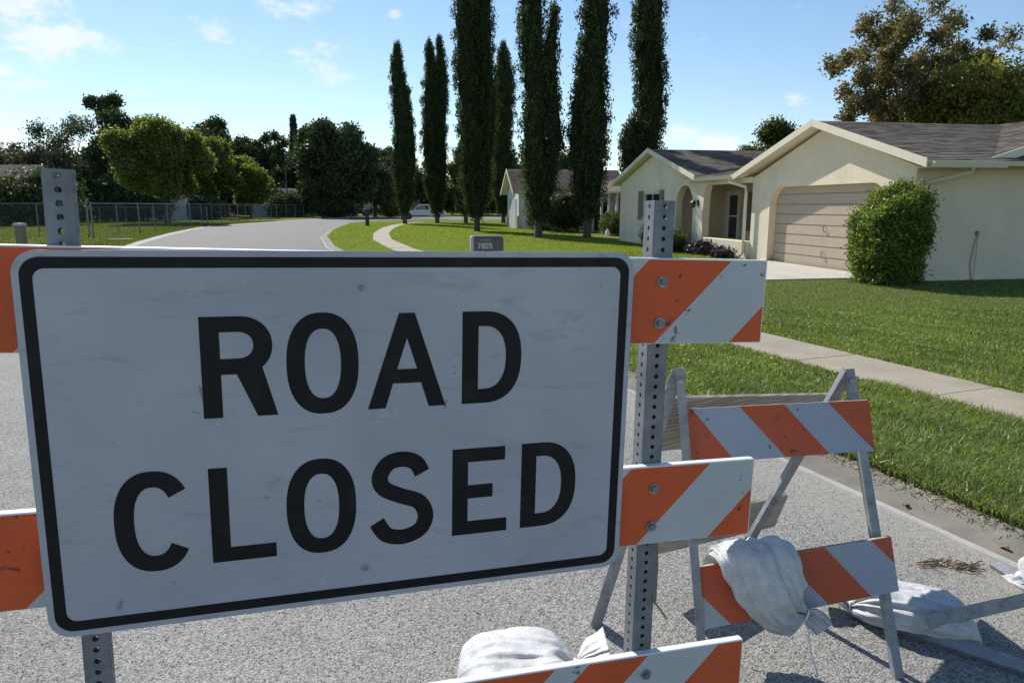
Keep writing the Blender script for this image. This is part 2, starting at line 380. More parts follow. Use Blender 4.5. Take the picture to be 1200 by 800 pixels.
def woodmat():
    m, n, b = newmat('weathered_plank_wood')
    c = coord(n, 'Object', (1.5, 1.5, 9)); t = noise(n, 3, 4, .5, c, 1.5)
    wv = n.nodes.new('ShaderNodeTexWave'); wv.bands_direction = 'Z'; wv.inputs['Scale'].default_value = 2.2; wv.inputs['Distortion'].default_value = 9; wv.inputs['Detail'].default_value = 3
    wv.inputs['Detail Scale'].default_value = .8
    n.links.new(c, wv.inputs['Vector'])
    r = ramp(n, (.30, .265, .205), (.44, .40, .33), .1, .9); n.links.new(wv.outputs['Fac'], r.inputs[0])
    r2 = ramp(n, (.75, .75, .75), (1.1, 1.1, 1.1), .3, .7); n.links.new(t.outputs['Fac'], r2.inputs[0])
    n.links.new(mixrgb(n, 1.0, r.outputs[0], r2.outputs[0], 'MULTIPLY'), b.inputs['Base Color']); b.inputs['Roughness'].default_value = .9
    bump(n, b, wv.outputs['Fac'], .4, .003); return m
M['wood'] = woodmat()
def bagmat():
    m, n, b = newmat('woven_white_polypropylene'); c = coord(n, 'Object')
    w1 = n.nodes.new('ShaderNodeTexWave'); w1.inputs['Scale'].default_value = 95; w1.bands_direction = 'X'; n.links.new(c, w1.inputs['Vector'])
    w2 = n.nodes.new('ShaderNodeTexWave'); w2.inputs['Scale'].default_value = 95; w2.bands_direction = 'Y'; n.links.new(c, w2.inputs['Vector'])
    ad = n.nodes.new('ShaderNodeMath'); ad.operation = 'ADD'; n.links.new(w1.outputs['Fac'], ad.inputs[0]); n.links.new(w2.outputs['Fac'], ad.inputs[1])
    t = noise(n, 7, 8, .65, c); r = ramp(n, (.40, .41, .42), (.64, .645, .64), .35, .6); n.links.new(t.outputs['Fac'], r.inputs[0])
    t2 = noise(n, 3, 6, .7, c); r2 = ramp(n, (0, 0, 0), (.75, .75, .75), .50, .70); n.links.new(t2.outputs['Fac'], r2.inputs[0])
    n.links.new(mixrgb(n, r2.outputs[0], r.outputs[0], (.40, .38, .34)), b.inputs['Base Color'])
    b.inputs['Roughness'].default_value = .55; b.inputs['Specular IOR Level'].default_value = .4
    t3 = noise(n, 22, 6, .6, c, 1.5)
    k = bump(n, b, t3.outputs['Fac'], .45, .012)
    k2 = n.nodes.new('ShaderNodeBump'); k2.inputs['Strength'].default_value = .25; k2.inputs['Distance'].default_value = .001
    n.links.new(ad.outputs[0], k2.inputs['Height']); n.links.new(k.outputs[0], k2.inputs['Normal']); n.links.new(k2.outputs[0], b.inputs['Normal'])
    return m
M['bag'] = bagmat()
def shinglemat(name, a, b_):
    m, n, b = newmat(name)
    at_ = n.nodes.new('ShaderNodeAttribute'); at_.attribute_name = 'tint'
    r = ramp(n, a, b_, 0, 1); n.links.new(at_.outputs['Fac'], r.inputs[0])
    t = noise(n, 60, 4, .7, coord(n)); r2 = ramp(n, (.75,) * 3, (1.2,) * 3, .3, .7); n.links.new(t.outputs['Fac'], r2.inputs[0])
    t4 = noise(n, .6, 4, .7, coord(n)); r4 = ramp(n, (.85,) * 3, (1.1,) * 3, .3, .7); n.links.new(t4.outputs['Fac'], r4.inputs[0])
    o = mixrgb(n, 1.0, r.outputs[0], r2.outputs[0], 'MULTIPLY'); o = mixrgb(n, 1.0, o, r4.outputs[0], 'MULTIPLY')
    n.links.new(o, b.inputs['Base Color']); b.inputs['Roughness'].default_value = .95; b.inputs['Specular IOR Level'].default_value = .2
    bump(n, b, t.outputs['Fac'], .4, .004); return m
M['shingle'] = shinglemat('grey_brown_asphalt_shingle', (.10, .084, .070), (.23, .20, .168))
M['shingle2'] = shinglemat('brown_asphalt_shingle', (.14, .11, .085), (.24, .19, .15))
M['paintw'] = simple('vehicle_white_paint', (.7, .71, .72), .25, var=.03)
M['paintr'] = simple('vehicle_dark_red_paint', (.07, .01, .015), .3, var=.05)
M['paintd'] = simple('vehicle_dark_paint', (.03, .035, .05), .3, var=.05)
M['tyre'] = simple('tyre_rubber', (.02, .02, .02), .8)
M['dead'] = simple('dead_brown_plant', (.20, .12, .05), .9, var=.3, scale=20)
M['ochre'] = simple('dead_leaf', (.35, .2, .11), .8, var=.2, scale=20)
M['mailbox'] = simple('grey_mailbox_plastic', (.10, .10, .095), .45, var=.1)
M['mailtop'] = simple('pale_mailbox_door', (.45, .45, .43), .4, var=.05)
M['stone'] = simple('tan_stone_veneer', (.33, .28, .22), .9, var=.35, scale=3, bs=.8, bscale=7, bd=.04)
M['farhouse'] = simple('pale_house_wall', (.55, .55, .53), .9, var=.05)

# ------------------------------------------------------------------ ground layout
def lerp_tab(tab):
    ys = [p[0] for p in tab]; xs = [p[1] for p in tab]
    return lambda y: np.interp(y, ys, xs)
KERB = [(-8, 7.05), (0, 3.87), (4, 2.28), (8, .69), (12, -.90), (20, -4.0), (28.6, -7.0), (38, -9.7), (48.5, -11.9), (58.7, -13.6), (67, -14.9), (73, -15.1)]
kerb_x = lerp_tab(KERB)
LEFT = [(-8, -2.2), (0, -5.0), (8, -7.9), (20, -12.2), (32, -16.7), (41.4, -19.8), (50, -22.3), (56, -23.8), (67, -24.2), (88, -23.9), (100, -22.3)]
left_x = lerp_tab(LEFT)
WALK = [(-8, 9.35), (0, 6.2), (9, 2.64), (18, -.8), (26.4, -4.0), (34, -6.1), (42, -7.6), (52, -8.9), (60, -9.5), (66, -9.4), (70, -8.6)]
walk_x = lerp_tab(WALK)
# house frame
HO = Vector((7.45, 20.7, 0)); HROT = math.atan2(.185, .983)
HA = Vector((math.cos(HROT), math.sin(HROT), 0)); HB = Vector((math.sin(HROT), -math.cos(HROT), 0))
def hw(a, s, z=0): return HO + HA * a + HB * s + Vector((0, 0, z))
GZ = .05

def sheet(name, pts, z, mat, skirt=0, kind='structure'):
    me = fill2d([[(p[0], p[1]) for p in pts]], 0) if not skirt else fill2d([[(p[0], p[1]) for p in pts]], skirt)
    o = link(name, me, mat, None, (0, 0, z - (skirt / 2)))
    o['kind'] = kind
    return o
g = MB(); g.poly([(-900, -60, 0), (900, -60, 0), (900, 1500, 0), (-900, 1500, 0)])
o = g.build('ground', M['lawn'], loc=(0, 0, -.03)); o['kind'] = 'structure'
def smooth_tab(f, y0, y1, st): return [(float(f(y)), y) for y in np.arange(y0, y1 + .01, st)]
rc = smooth_tab(kerb_x, -8, 73, 1.5)
corner = [(-15.0, 75), (-14.3, 78), (-12.8, 81), (-10, 83.5), (-6, 85), (2, 86), (60, 88)]
lc = smooth_tab(left_x, -8, 100, 2)
lcorner = [(-21.5, 104), (-18, 108), (-12, 111), (-4, 112.5), (60, 115)]
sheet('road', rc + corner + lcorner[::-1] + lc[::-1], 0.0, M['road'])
sheet('lawn', rc + corner + [(60, -8)], GZ, M['soil'], .06)
far_lawn = sheet('lawn', [(60, 400), (-300, 400), (-300, -8)] + lc + lcorner, GZ, M['lawn'], .06)
# sunlit lawn surface away from the camera (turf sheet a few mm above the soil)
turf = [p for p in rc if p[1] >= 24] + corner + [(60, 24)]
sheet('lawn', turf, GZ + .012, M['lawn'])

# kerb ribbon
def ribbon(name, line, offs, zs, mat, side=1):
    mb = MB(); P = [Vector((x, y, 0)) for x, y in line]; nrm = []
    for i in range(len(P)):
        d = (P[min(i + 1, len(P) - 1)] - P[max(i - 1, 0)]).normalized(); nrm.append(Vector((d.y, -d.x, 0)) * side)
    for i in range(len(P) - 1):
        for j in range(len(offs) - 1):
            a = P[i] + nrm[i] * offs[j]; b = P[i + 1] + nrm[i + 1] * offs[j]; c = P[i + 1] + nrm[i + 1] * offs[j + 1]; d = P[i] + nrm[i] * offs[j + 1]
            a.z = b.z = zs[j]; c.z = d.z = zs[j + 1]
            mb.poly([a, b, c, d])
    o = mb.build(name, mat); o['kind'] = 'structure'; return o
fine = smooth_tab(kerb_x, -8, 73, 1.0) + corner[:-1]
ribbon('kerb', fine, [-.30, -.295, -.18, -.06, 0, .03], [.0, .012, .016, .032, .056, .03], M['kerb'])
ribbon('kerb', fine, [-.36, -.352, -.305, -.302], [.0, .014, .015, .0], M['lip'])
lfine = smooth_tab(left_x, -8, 100, 2)
ribbon('kerb', lfine, [.36, .35, .12, 0, -.03], [0, .014, .02, .056, .03], M['lip'])

# sidewalk slabs
sw = empty('sidewalk', (0, 0, 0), kind='structure')
ys = -4.0; k = 0
while ys < 69:
    ye = ys + 1.42
    mb = MB()
    p0 = Vector((float(walk_x(ys)), ys, 0)); p1 = Vector((float(walk_x(ye)), ye, 0)); d = (p1 - p0).normalized(); n_ = Vector((d.y, -d.x, 0)) * .44
    q0 = p0 + d * .006; q1 = p1 - d * .006
    random.seed(k); dz = random.uniform(-.004, .004)
    B4 = [q0 - n_, q0 + n_, q1 + n_, q1 - n_]
    mb.hexa([v + Vector((0, 0, .02)) for v in B4], [v + Vector((0, 0, GZ + .018 + dz)) for v in B4])
    o = mb.build('slab', M['walk'], sw, bevel=.008)
    ys = ye; k += 1

# driveway from the garage to the kerb
drv = empty('driveway', (0, 0, 0), kind='structure')
s0, s1 = -.35, 4.95
a_list = [-.02, -3.0, -6.0, -9.0]
end_p = hw(-9.0, 2.3)
for i in range(len(a_list) - 1):
    a0, a1 = a_list[i], a_list[i + 1]
    for (u0, u1) in ((s0, (s0 + s1) / 2), ((s0 + s1) / 2, s1)):
        mb = MB(); B4 = [hw(a0 - .006, u0 + .006), hw(a0 - .006, u1 - .006), hw(a1 + .006, u1 - .006), hw(a1 + .006, u0 + .006)]
        mb.hexa([v + Vector((0, 0, .02)) for v in B4], [v + Vector((0, 0, GZ + .03)) for v in B4])
        mb.build('slab', M['drive'], drv)
def in_drive(X, Y):
    dx = X - HO.x; dy = Y - HO.y
    a = dx * HA.x + dy * HA.y; s = dx * HB.x + dy * HB.y
    return (a > -9.05) & (a < .3) & (s > s0 - .03) & (s < s1 + .03)
def in_house(X, Y):
    dx = X - HO.x; dy = Y - HO.y
    a = dx * HA.x + dy * HA.y; s = dx * HB.x + dy * HB.y
    return (a > -.3) & (s < 5.62)

# ------------------------------------------------------------------ grass blades
def blades(name, X, Y, hmin, hmax, wd, mat, seed, z=GZ, lean=.5, tri=False):
    rg = np.random.default_rng(seed); n = len(X)
    h = rg.uniform(hmin, hmax, n); th = rg.uniform(0, 2 * np.pi, n); ph = rg.uniform(0, 2 * np.pi, n)
    dx = np.cos(th) * wd / 2 * rg.uniform(.6, 1.3, n); dy = np.sin(th) * wd / 2 * rg.uniform(.6, 1.3, n)
    le = rg.uniform(.05, lean, n) * h; lx = np.cos(ph) * le; ly = np.sin(ph) * le
    zz = np.full(n, z - .01)
    if tri:
        V = np.stack([np.stack([X - dx, Y - dy, zz], 1), np.stack([X + dx, Y + dy, zz], 1), np.stack([X + lx, Y + ly, z + h], 1)], 1)
        me = raw_mesh(name, V.reshape(-1, 3), None, 3, mat, rg.uniform(0, 1, n))
    else:
        m1 = .55
        a = np.stack([X - dx, Y - dy, zz], 1); b = np.stack([X + dx, Y + dy, zz], 1)
        c = np.stack([X + dx * .8 + lx * m1 * .6, Y + dy * .8 + ly * m1 * .6, z + h * m1], 1); d = np.stack([X - dx * .8 + lx * m1 * .6, Y - dy * .8 + ly * m1 * .6, z + h * m1], 1)
        e = np.stack([X + lx * 1.3, Y + ly * 1.3, z + h * .96], 1); e2 = e + np.array([.0008, 0, 0])
        V = np.concatenate([np.stack([a, b, c, d], 1), np.stack([d, c, e2, e], 1)], 1)
        patch = .18 * np.sin(X * 3.1 + 1.7 * np.sin(Y * 1.3)) * np.cos(Y * 2.3 + X) + .1 * np.sin(X * 11 + Y * 7)
        tn = np.clip(rg.normal(.45, .22, n) + patch, 0, 1); dry = rg.uniform(0, 1, n) < .05; tn[dry] = 1.0
        me = raw_mesh(name, V.reshape(-1, 3), None, 4, mat, np.repeat(tn, 2))
    o = link(name, me); o['kind'] = 'stuff'; return o
rg = np.random.default_rng(5)
def cand(n, y0, y1, x1f, wmargin=.5):
    Y = rg.uniform(y0, y1, n); xr = np.minimum(np.abs(Y) * .80 + 1.2, x1f); lo = kerb_x(Y) - .02
    X = lo + (xr - lo) * rg.uniform(0, 1, n)
    edge = np.abs(X - walk_x(Y)) < wmargin * .90
    k = (~edge) & (~in_drive(X, Y)) & (~in_house(X, Y)) & (xr > lo)
    return X[k], Y[k]
def clumpy(X, Y, s=1.0):
    return X, Y
X, Y = cand(160000, 1.8, 6.2, 40); tag(blades('grass', X, Y, .03, .09, .0095, M['blade'], 1, lean=.9), 'long blades of rough green grass overhanging the kerb nearest the camera', 'grass')
X, Y = cand(120000, 6.2, 11, 40); tag(blades('grass', X, Y, .02, .055, .010, M['blade'], 2, lean=.8), 'green grass either side of the sidewalk beyond the small barricade', 'grass')
X, Y = cand(150000, 11, 19, 40); tag(blades('grass', X, Y, .012, .034, .014, M['blade'], 3, lean=.8, tri=True), 'mown green lawn in front of the garage bush', 'grass')
X, Y = cand(60000, 19, 32, 12); tag(blades('grass', X, Y, .03, .07, .03, M['blade_far'], 4, lean=.8, tri=True), 'sunlit lawn in front of the arched porch', 'grass')
X, Y = cand(90000, 32, 70, 12); tag(blades('grass', X, Y, .03, .08, .05, M['blade_far'], 6, lean=.8, tri=True), 'bright yellow green lawn under the row of cypresses', 'grass')
# left verge
n = 60000; Y = rg.uniform(26, 75, n); X = left_x(Y) - rg.uniform(0, 1, n) ** 1.5 * 20
tag(blades('grass', X, Y, .04, .13, .05, M['blade_dull'], 7, lean=.8, tri=True), 'rough grass verge between the road and the chain link fence', 'grass')

# ------------------------------------------------------------------ foliage
def leaf_quads(C, size, rg, flat=0.0, aspect=.6):
    n = len(C)
    u = rg.normal(size=(n, 3)); u /= np.linalg.norm(u, axis=1)[:, None]
    v = rg.normal(size=(n, 3)); v -= (v * u).sum(1)[:, None] * u; v /= np.linalg.norm(v, axis=1)[:, None]
    s = size * rg.uniform(.6, 1.35, n)[:, None]
    u = u * s; v = v * s * aspect
    return np.stack([C - u, C - v * 1.0, C + u, C + v * 1.0], 1)
def crown_points(blobs, per, clumps, rc, rg, shell=.55):
    out = []; tn = []
    for (cx, cy, cz, rx, ry, rz) in blobs:
        d = rg.normal(size=(clumps, 3)); d /= np.linalg.norm(d, axis=1)[:, None]
        r = rg.uniform(shell, 1.0, clumps)[:, None]
        cc = np.array([cx, cy, cz]) + d * r * np.array([rx, ry, rz])
        tb = np.clip(rg.normal(.45, .22, clumps), 0, 1)
        g = rg.normal(size=(clumps, per, 3)) * rc * .5
        out.append((cc[:, None, :] + g).reshape(-1, 3)); tn.append(np.clip(np.repeat(tb, per) + rg.normal(0, .12, clumps * per), 0, 1))
    return np.concatenate(out), np.concatenate(tn)
def trunk_mesh(base_r, h, targets, rg, lean=(0, 0), fork=.55, n=8):
    mb = MB(); x, y = 0, 0
    top = Vector((lean[0], lean[1], h * fork))
    mid = Vector((lean[0] * .4 + rg.uniform(-.1, .1), lean[1] * .4, h * fork * .5))
    mb.tube([(0, 0, -.15), (0, 0, .1), mid, top], [base_r * 1.35, base_r, base_r * .85, base_r * .6], n)
    for t in targets:
        t = Vector(t); st = mid.lerp(top, rg.uniform(.3, 1)); m = st.lerp(t, .5) + Vector((rg.uniform(-.3, .3), rg.uniform(-.3, .3), rg.uniform(-.1, .5) * h * .05))
        mb.tube([st, m, t], [base_r * .42, base_r * .25, base_r * .06], 5)
    return mb
def tree(name, label, x, y, h, crown, mat, seed, nb=16, leaf=.22, clumps=70, per=14, rc=.5, tr=.22, group=None, cat='tree', fork=.5, shell=.45, z0=0, sub=.34, lean=(0, 0)):
    """crown = (z centre, rx, ry, rz)"""
    rg = np.random.default_rng(seed)
    root = empty(name, (x, y, z0), 0, label, cat, group)
    zc, rx, ry, rz = crown
    blobs = []
    for i in range(nb):
        d = rg.normal(size=3); d /= np.linalg.norm(d); r = rg.uniform(.45, .98) if i else 0
        k = rg.uniform(sub * .45, sub * 1.3) * (1.25 - .45 * r)
        blobs.append((lean[0] + d[0] * r * rx, lean[1] + d[1] * r * ry, zc + d[2] * r * rz, rx * k, ry * k, min(rx, rz) * k))
    if per <= 16: per = int(per * 1.7); leaf *= .68
    P, t = crown_points(blobs, per, clumps, rc * .8, rg, shell)
    P[:, 2] = np.maximum(P[:, 2], zc - rz * 1.0)
    V = leaf_quads(P, leaf, rg)
    link('crown', raw_mesh('crown', V.reshape(-1, 3), None, 4, M[mat] if isinstance(mat, str) else mat, t), None, root)
    trunk_mesh(tr, zc, [(b[0], b[1], b[2]) for b in blobs[:10]], rg, lean, fork).build('trunk', M['bark'], root, smooth=True)
    return root
# --- Italian cypresses
def cypress(label, x, y, h, leaders, seed, zb=.9):
    """leaders: list of (dx, radius, top)"""
    rg = np.random.default_rng(seed)
    root = empty('cypress_tree', (x, y, 0), 0, label, 'tree', 'tall dark cypresses in a row on the lawn')
    PP = []; TT = []; core = MB()
    for (dx, dy, rad, top) in leaders:
        H = top - zb
        def prof(u):
            return rad * np.clip(np.minimum(1.0, .30 + u * 5.0), 0, 1) * np.clip((1 - u) * 4.2, 0, 1) ** .65 * (1 - .12 * u) + .08
        nc = int(H * rad * 95)
        u = rg.uniform(0, 1, nc) ** .95; th = rg.uniform(0, 2 * np.pi, nc)
        lump = 1 + .16 * np.sin(th * 3 + u * 23 + seed) + .12 * np.sin(th * 5 - u * 51 + seed * 2) + .14 * np.sin(u * 67 + seed) + .08 * np.sin(u * 130 + th * 2)
        r = prof(u) * lump * rg.uniform(.78, 1.04, nc)
        sway = .12 * np.sin(u * 9 + seed)
        C = np.stack([dx * np.minimum(1, u * 2.2 + .25) + sway * (u > .2) + r * np.cos(th), dy + r * np.sin(th), zb + u * H + rg.uniform(-.1, .2, nc)], 1)
        per = 22
        g = rg.normal(size=(nc, per, 3)) * np.array([.085, .085, .16])
        PP.append((C[:, None, :] + g).reshape(-1, 3)); tb = np.clip(rg.normal(.4, .25, nc), 0, 1)
        TT.append(np.clip(np.repeat(tb, per) + rg.normal(0, .1, nc * per), 0, 1))
        nr, ns = 40, 14; base = len(core.v)
        for i in range(nr + 1):
            uu = i / nr; pr = float(prof(np.array([uu * .985]))[0]) * .74
            sw_ = .12 * math.sin(uu * 9 + seed) * (uu > .2)
            for k in range(ns):
                a = 2 * math.pi * k / ns; q = pr * (1 + .16 * math.sin(a * 3 + uu * 23 + seed) + .12 * math.sin(a * 5 - uu * 51 + seed * 2))
                core.v.append((dx * min(1, uu * 2.2 + .25) + sw_ + q * math.cos(a), dy + q * math.sin(a), zb + .1 + uu * (H - .3)))
        for i in range(nr):
            for k in range(ns):
                k2 = (k + 1) % ns
                core.f.append((base + i * ns + k, base + i * ns + k2, base + (i + 1) * ns + k2, base + (i + 1) * ns + k)); core.m.append(0)
    P = np.concatenate(PP); T = np.concatenate(TT)
    V = leaf_quads(P, .056, rg, aspect=.55)
    V[:, :, 2] = P[:, None, 2] + (V[:, :, 2] - P[:, None, 2]) * 1.5
    cr = link('crown', raw_mesh('crown', V.reshape(-1, 3), None, 4, M['cypress'], T), None, root)
    core.build('light_block_core', M['core'], cr, smooth=True)  # solid core added behind the leaves so no light passes through the crown
    tk = MB(); tk.tube([(0, 0, -.1), (.0, 0, .25), (.03, 0, 2.2)], [.26, .2, .17], 9); tk.build('trunk', M['bark'], root, smooth=True)
    return root
cypress('leftmost slim cypress, beside the curving sidewalk and the white pickup', -9.45, 64, 16, [(-.15, 0, .70, 15.0), (.55, .1, .42, 11.2)], 3)
cypress('second cypress from the left, slim with twin tips', -6.9, 67, 17, [(-.4, 0, .70, 15.8), (.5, .1, .55, 16.2)], 7)
cypress('broad tall cypress directly behind the grey mailbox', -2.2, 45.4, 17.5, [(-.42, 0, .72, 16.2), (.55, .2, .56, 17.6)], 11)
cypress('pointed cypress standing behind and right of the broad one', -.8, 67, 16.5, [(0, 0, .98, 15.6)], 13)
cypress('cypress between the white gabled garage and the split topped gap', 1.32, 36, 14, [(-.30, 0, .57, 14.2), (.60, .1, .37, 10.9)], 17)
cypress('cypress just left of the cream porch gable with a short side leader', 3.74, 36, 15, [(.22, 0, .66, 15), (-.45, .1, .40, 8.6)], 19)
cypress('rightmost cypress rising behind the grey porch roof', 7.3, 41, 15.5, [(.15, 0, .80, 16.2), (-.72, 0, .45, 6.2)], 23)
cypress('small young cypress in shade behind the broad cypress', -4.2, 66, 6, [(0, 0, .9, 7.5)], 29)

# --- other trees
tree('shade_tree', 'rounded yellow green tree with its trunk behind the chain link fence', -31.3, 66, 9.8, (5.6, 3.9, 4.0, 3.35), 'brightleaf', 31, sub=.27, nb=44, leaf=.2, clumps=110, per=16, rc=.7, tr=.28)
tree('shade_tree', 'middle yellow green tree, lower and right of the roundest one', -38.2, 92, 9, (6.0, 4.2, 4.2, 4.3), 'brightleaf', 32, sub=.28, nb=34, leaf=.25, clumps=90, per=14, rc=.8, tr=.3)
tree('shade_tree', 'smallest bright green tree at the right end of the fence trees', -34.4, 96, 7, (4.6, 2.9, 2.8, 3.6), 'brightleaf', 33, nb=14, leaf=.25, clumps=80, per=12, rc=.7, tr=.22)
tree('oak_tree', 'broad dark domed tree behind the yellow green trees', -45.6, 112, 15, (8.6, 6.2, 5, 5.8), 'darkleaf', 34, nb=40, leaf=.34, clumps=90, per=12, rc=.9, tr=.4)
tree('oak_tree', 'large dark oak over the road bend with a shrub at its foot', -24.6, 102, 15, (7.6, 5.6, 5, 6.2), 'darkleaf', 35, nb=46, leaf=.32, clumps=100, per=12, rc=.9, tr=.42)
tree('oak_tree', 'narrow dark oak leaf mass leaning against the right side of the large oak', -20.0, 106, 9, (4.8, 3.2, 3, 4.3), 'darkleaf', 36, nb=14, leaf=.3, clumps=70, per=12, rc=.8, tr=.3)
tree('tall_pine_tree', 'tall dark tree with a high tuft left of the yellow green trees', -41, 80, 14, (7.6, 4.2, 4, 4.5), 'darkleaf', 37, nb=20, leaf=.28, clumps=70, per=12, rc=.8, tr=.3)
tree('tall_pine_tree', 'round tuft of a pine standing above the trees at left', -44.8, 82, 16, (12.7, 1.6, 1.6, 1.2), 'darkleaf', 38, nb=7, leaf=.25, clumps=50, per=12, rc=.6, tr=.2, fork=.8)
tree('thin_leaved_tree', 'sparse greyish tree with bare twigs left of the dark one', -46.5, 76, 11, (6.6, 4.6, 3.5, 4.2), 'greyleaf', 39, nb=20, leaf=.17, clumps=60, per=8, rc=.8, tr=.25, shell=.2)
tree('tall_pine_tree', 'open crowned pine between the domed tree and the spire shaped pine', -37.2, 112, 13, (8.9, 3.6, 2.5, 3.4), 'darkleaf', 40, nb=30, leaf=.28, clumps=26, per=10, rc=.8, tr=.22, fork=.7)
def spire():
    root = empty('norfolk_pine_tree', (-36.2, 123, 0), 0, 'slender spire shaped pine with tiered branches on the skyline', 'tree'); rg = np.random.default_rng(41)
    P = []; T = []; mb = MB(); mb.tube([(0, 0, 0), (0, 0, 16.2)], [.25, .04], 6)
    for i in range(26):
        z = 5 + i * .44; r = 1.55 * (1 - (z - 5) / 12.2) * (1 + .25 * math.sin(i * 2.4)) + .15
        for k in range(7):
            a = k * 2 * math.pi / 7 + i * .7; rr_ = r * rg.uniform(.6, 1.15); e = (rr_ * math.cos(a), rr_ * math.sin(a), z + .25 * r)
            mb.tube([(0, 0, z), e], [.05, .02], 4)
            t = rg.uniform(.1, 1, 70)[:, None]
            P.append(np.array([0, 0, z]) * (1 - t) + np.array(e) * t + rg.normal(size=(70, 3)) * .13); T.append(rg.uniform(0, 1, 70))
    mb.build('trunk', M['bark'], root); P = np.concatenate(P)
    link('crown', raw_mesh('crown', leaf_quads(P, .17, rg).reshape(-1, 3), None, 4, M['darkleaf'], np.concatenate(T)), None, root)
spire()
tree('oak_tree', 'dark tree filling the skyline between the spire pine and the large oak', -33.5, 118, 11, (6.3, 4.6, 4, 4.8), 'darkleaf', 42, nb=18, leaf=.32, clumps=70, per=12, rc=.9, tr=.3)
tree('mossy_tree', 'grey green mossy tree behind the leftmost cypress', -17.5, 118, 10, (5.9, 4.0, 3.5, 4.3), 'greyleaf', 43, nb=18, leaf=.26, clumps=70, per=10, rc=.8, tr=.3)
tree('oak_tree', 'dark round tree on the skyline right of the large oak', -22.0, 128, 12, (8.0, 3.8, 3.5, 3.4), 'darkleaf', 44, nb=14, leaf=.32, clumps=70, per=10, rc=.9, tr=.3)
tree('oak_tree', 'green tree seen between the second and third cypress', -6.5, 118, 11, (5.8, 6.0, 4, 5.2), 'midleaf', 45, nb=20, leaf=.3, clumps=70, per=10, rc=.9, tr=.3)
tree('oak_tree', 'dark tree behind the white gabled garage', 4.0, 95, 10, (5.5, 7.5, 4, 4.6), 'darkleaf', 46, nb=20, leaf=.3, clumps=70, per=10, rc=.9, tr=.3)
for i, (px, yy, hh, wd, lab, mm) in enumerate([(8, 84, 9.0, 5.5, 'dark tree at the left edge of the picture behind a low roof', 'darkleaf'),
        (50, 92, 7.5, 5, 'low dark tree left of the sparse greyish tree', 'darkleaf'), (-60, 90, 8, 7, 'tree just outside the left edge of the picture', 'darkleaf'),
        (95, 98, 8.5, 7, 'dark understorey tree behind the steel post', 'darkleaf'), (165, 104, 8, 7, 'dark tree behind the trunk of the roundest green tree', 'darkleaf'),
        (300, 125, 9, 8, 'deep green tree behind the smallest bright green tree', 'midleaf')]):
    p = at(px, 241, yy); tree('tree', lab, p.x, yy, hh, (hh * .52, wd, 4, hh * .5), mm, 60 + i, nb=18, leaf=.32, clumps=70, per=10, rc=.9, tr=.3)
tree('large_rusty_tree', 'very tall open tree with rusty brown leaves behind the garage roof', 19.6, 36.5, 14, (7.75, 4.3, 3.6, 3.8), 'rust', 50, nb=120, leaf=.08, clumps=15, per=26, rc=.40, tr=.28, shell=.2, fork=.6, sub=.15)
tree('olive_green_tree', 'dense olive green tree behind the main roof at right', 23.8, 33, 10, (5.2, 5.3, 4.0, 2.6), 'olive', 51, nb=40, leaf=.09, clumps=90, per=26, rc=.5, tr=.3)
tree('roof_tree', 'round green tree peeking over the roof between porch and garage gable', 17.9, 50, 8, (4.7, 2.8, 2.5, 2.6), 'midleaf', 52, nb=22, leaf=.10, clumps=80, per=22, rc=.5, tr=.25)

# far treeline closing the horizon: one mass of woods beyond the houses
def treeline():
    rg = np.random.default_rng(99); P = []; T = []
    for i in range(190):
        x = rg.uniform(-170, 110); y = rg.uniform(150, 175); h = rg.uniform(5, 9.5); rr_ = rg.uniform(3, 6)
        d = rg.normal(size=(420, 3)); d /= np.linalg.norm(d, axis=1)[:, None]; rad = rg.uniform(.6, 1.0, 420)[:, None]
        P.append(np.array([x, y, h * .5]) + d * rad * np.array([rr_, rr_ * .6, h * .55])); T.append(np.clip(rg.normal(.4, .15) + rg.normal(0, .1, 420), 0, 1))
    P = np.concatenate(P); P[:, 2] = np.maximum(P[:, 2], .2)
    o = link('woods', raw_mesh('woods', leaf_quads(P, .5, rg).reshape(-1, 3), None, 4, M['darkleaf'], np.concatenate(T))); o['kind'] = 'stuff'; tag(o, 'far dark woods closing the horizon behind all the houses', 'woods')
treeline()

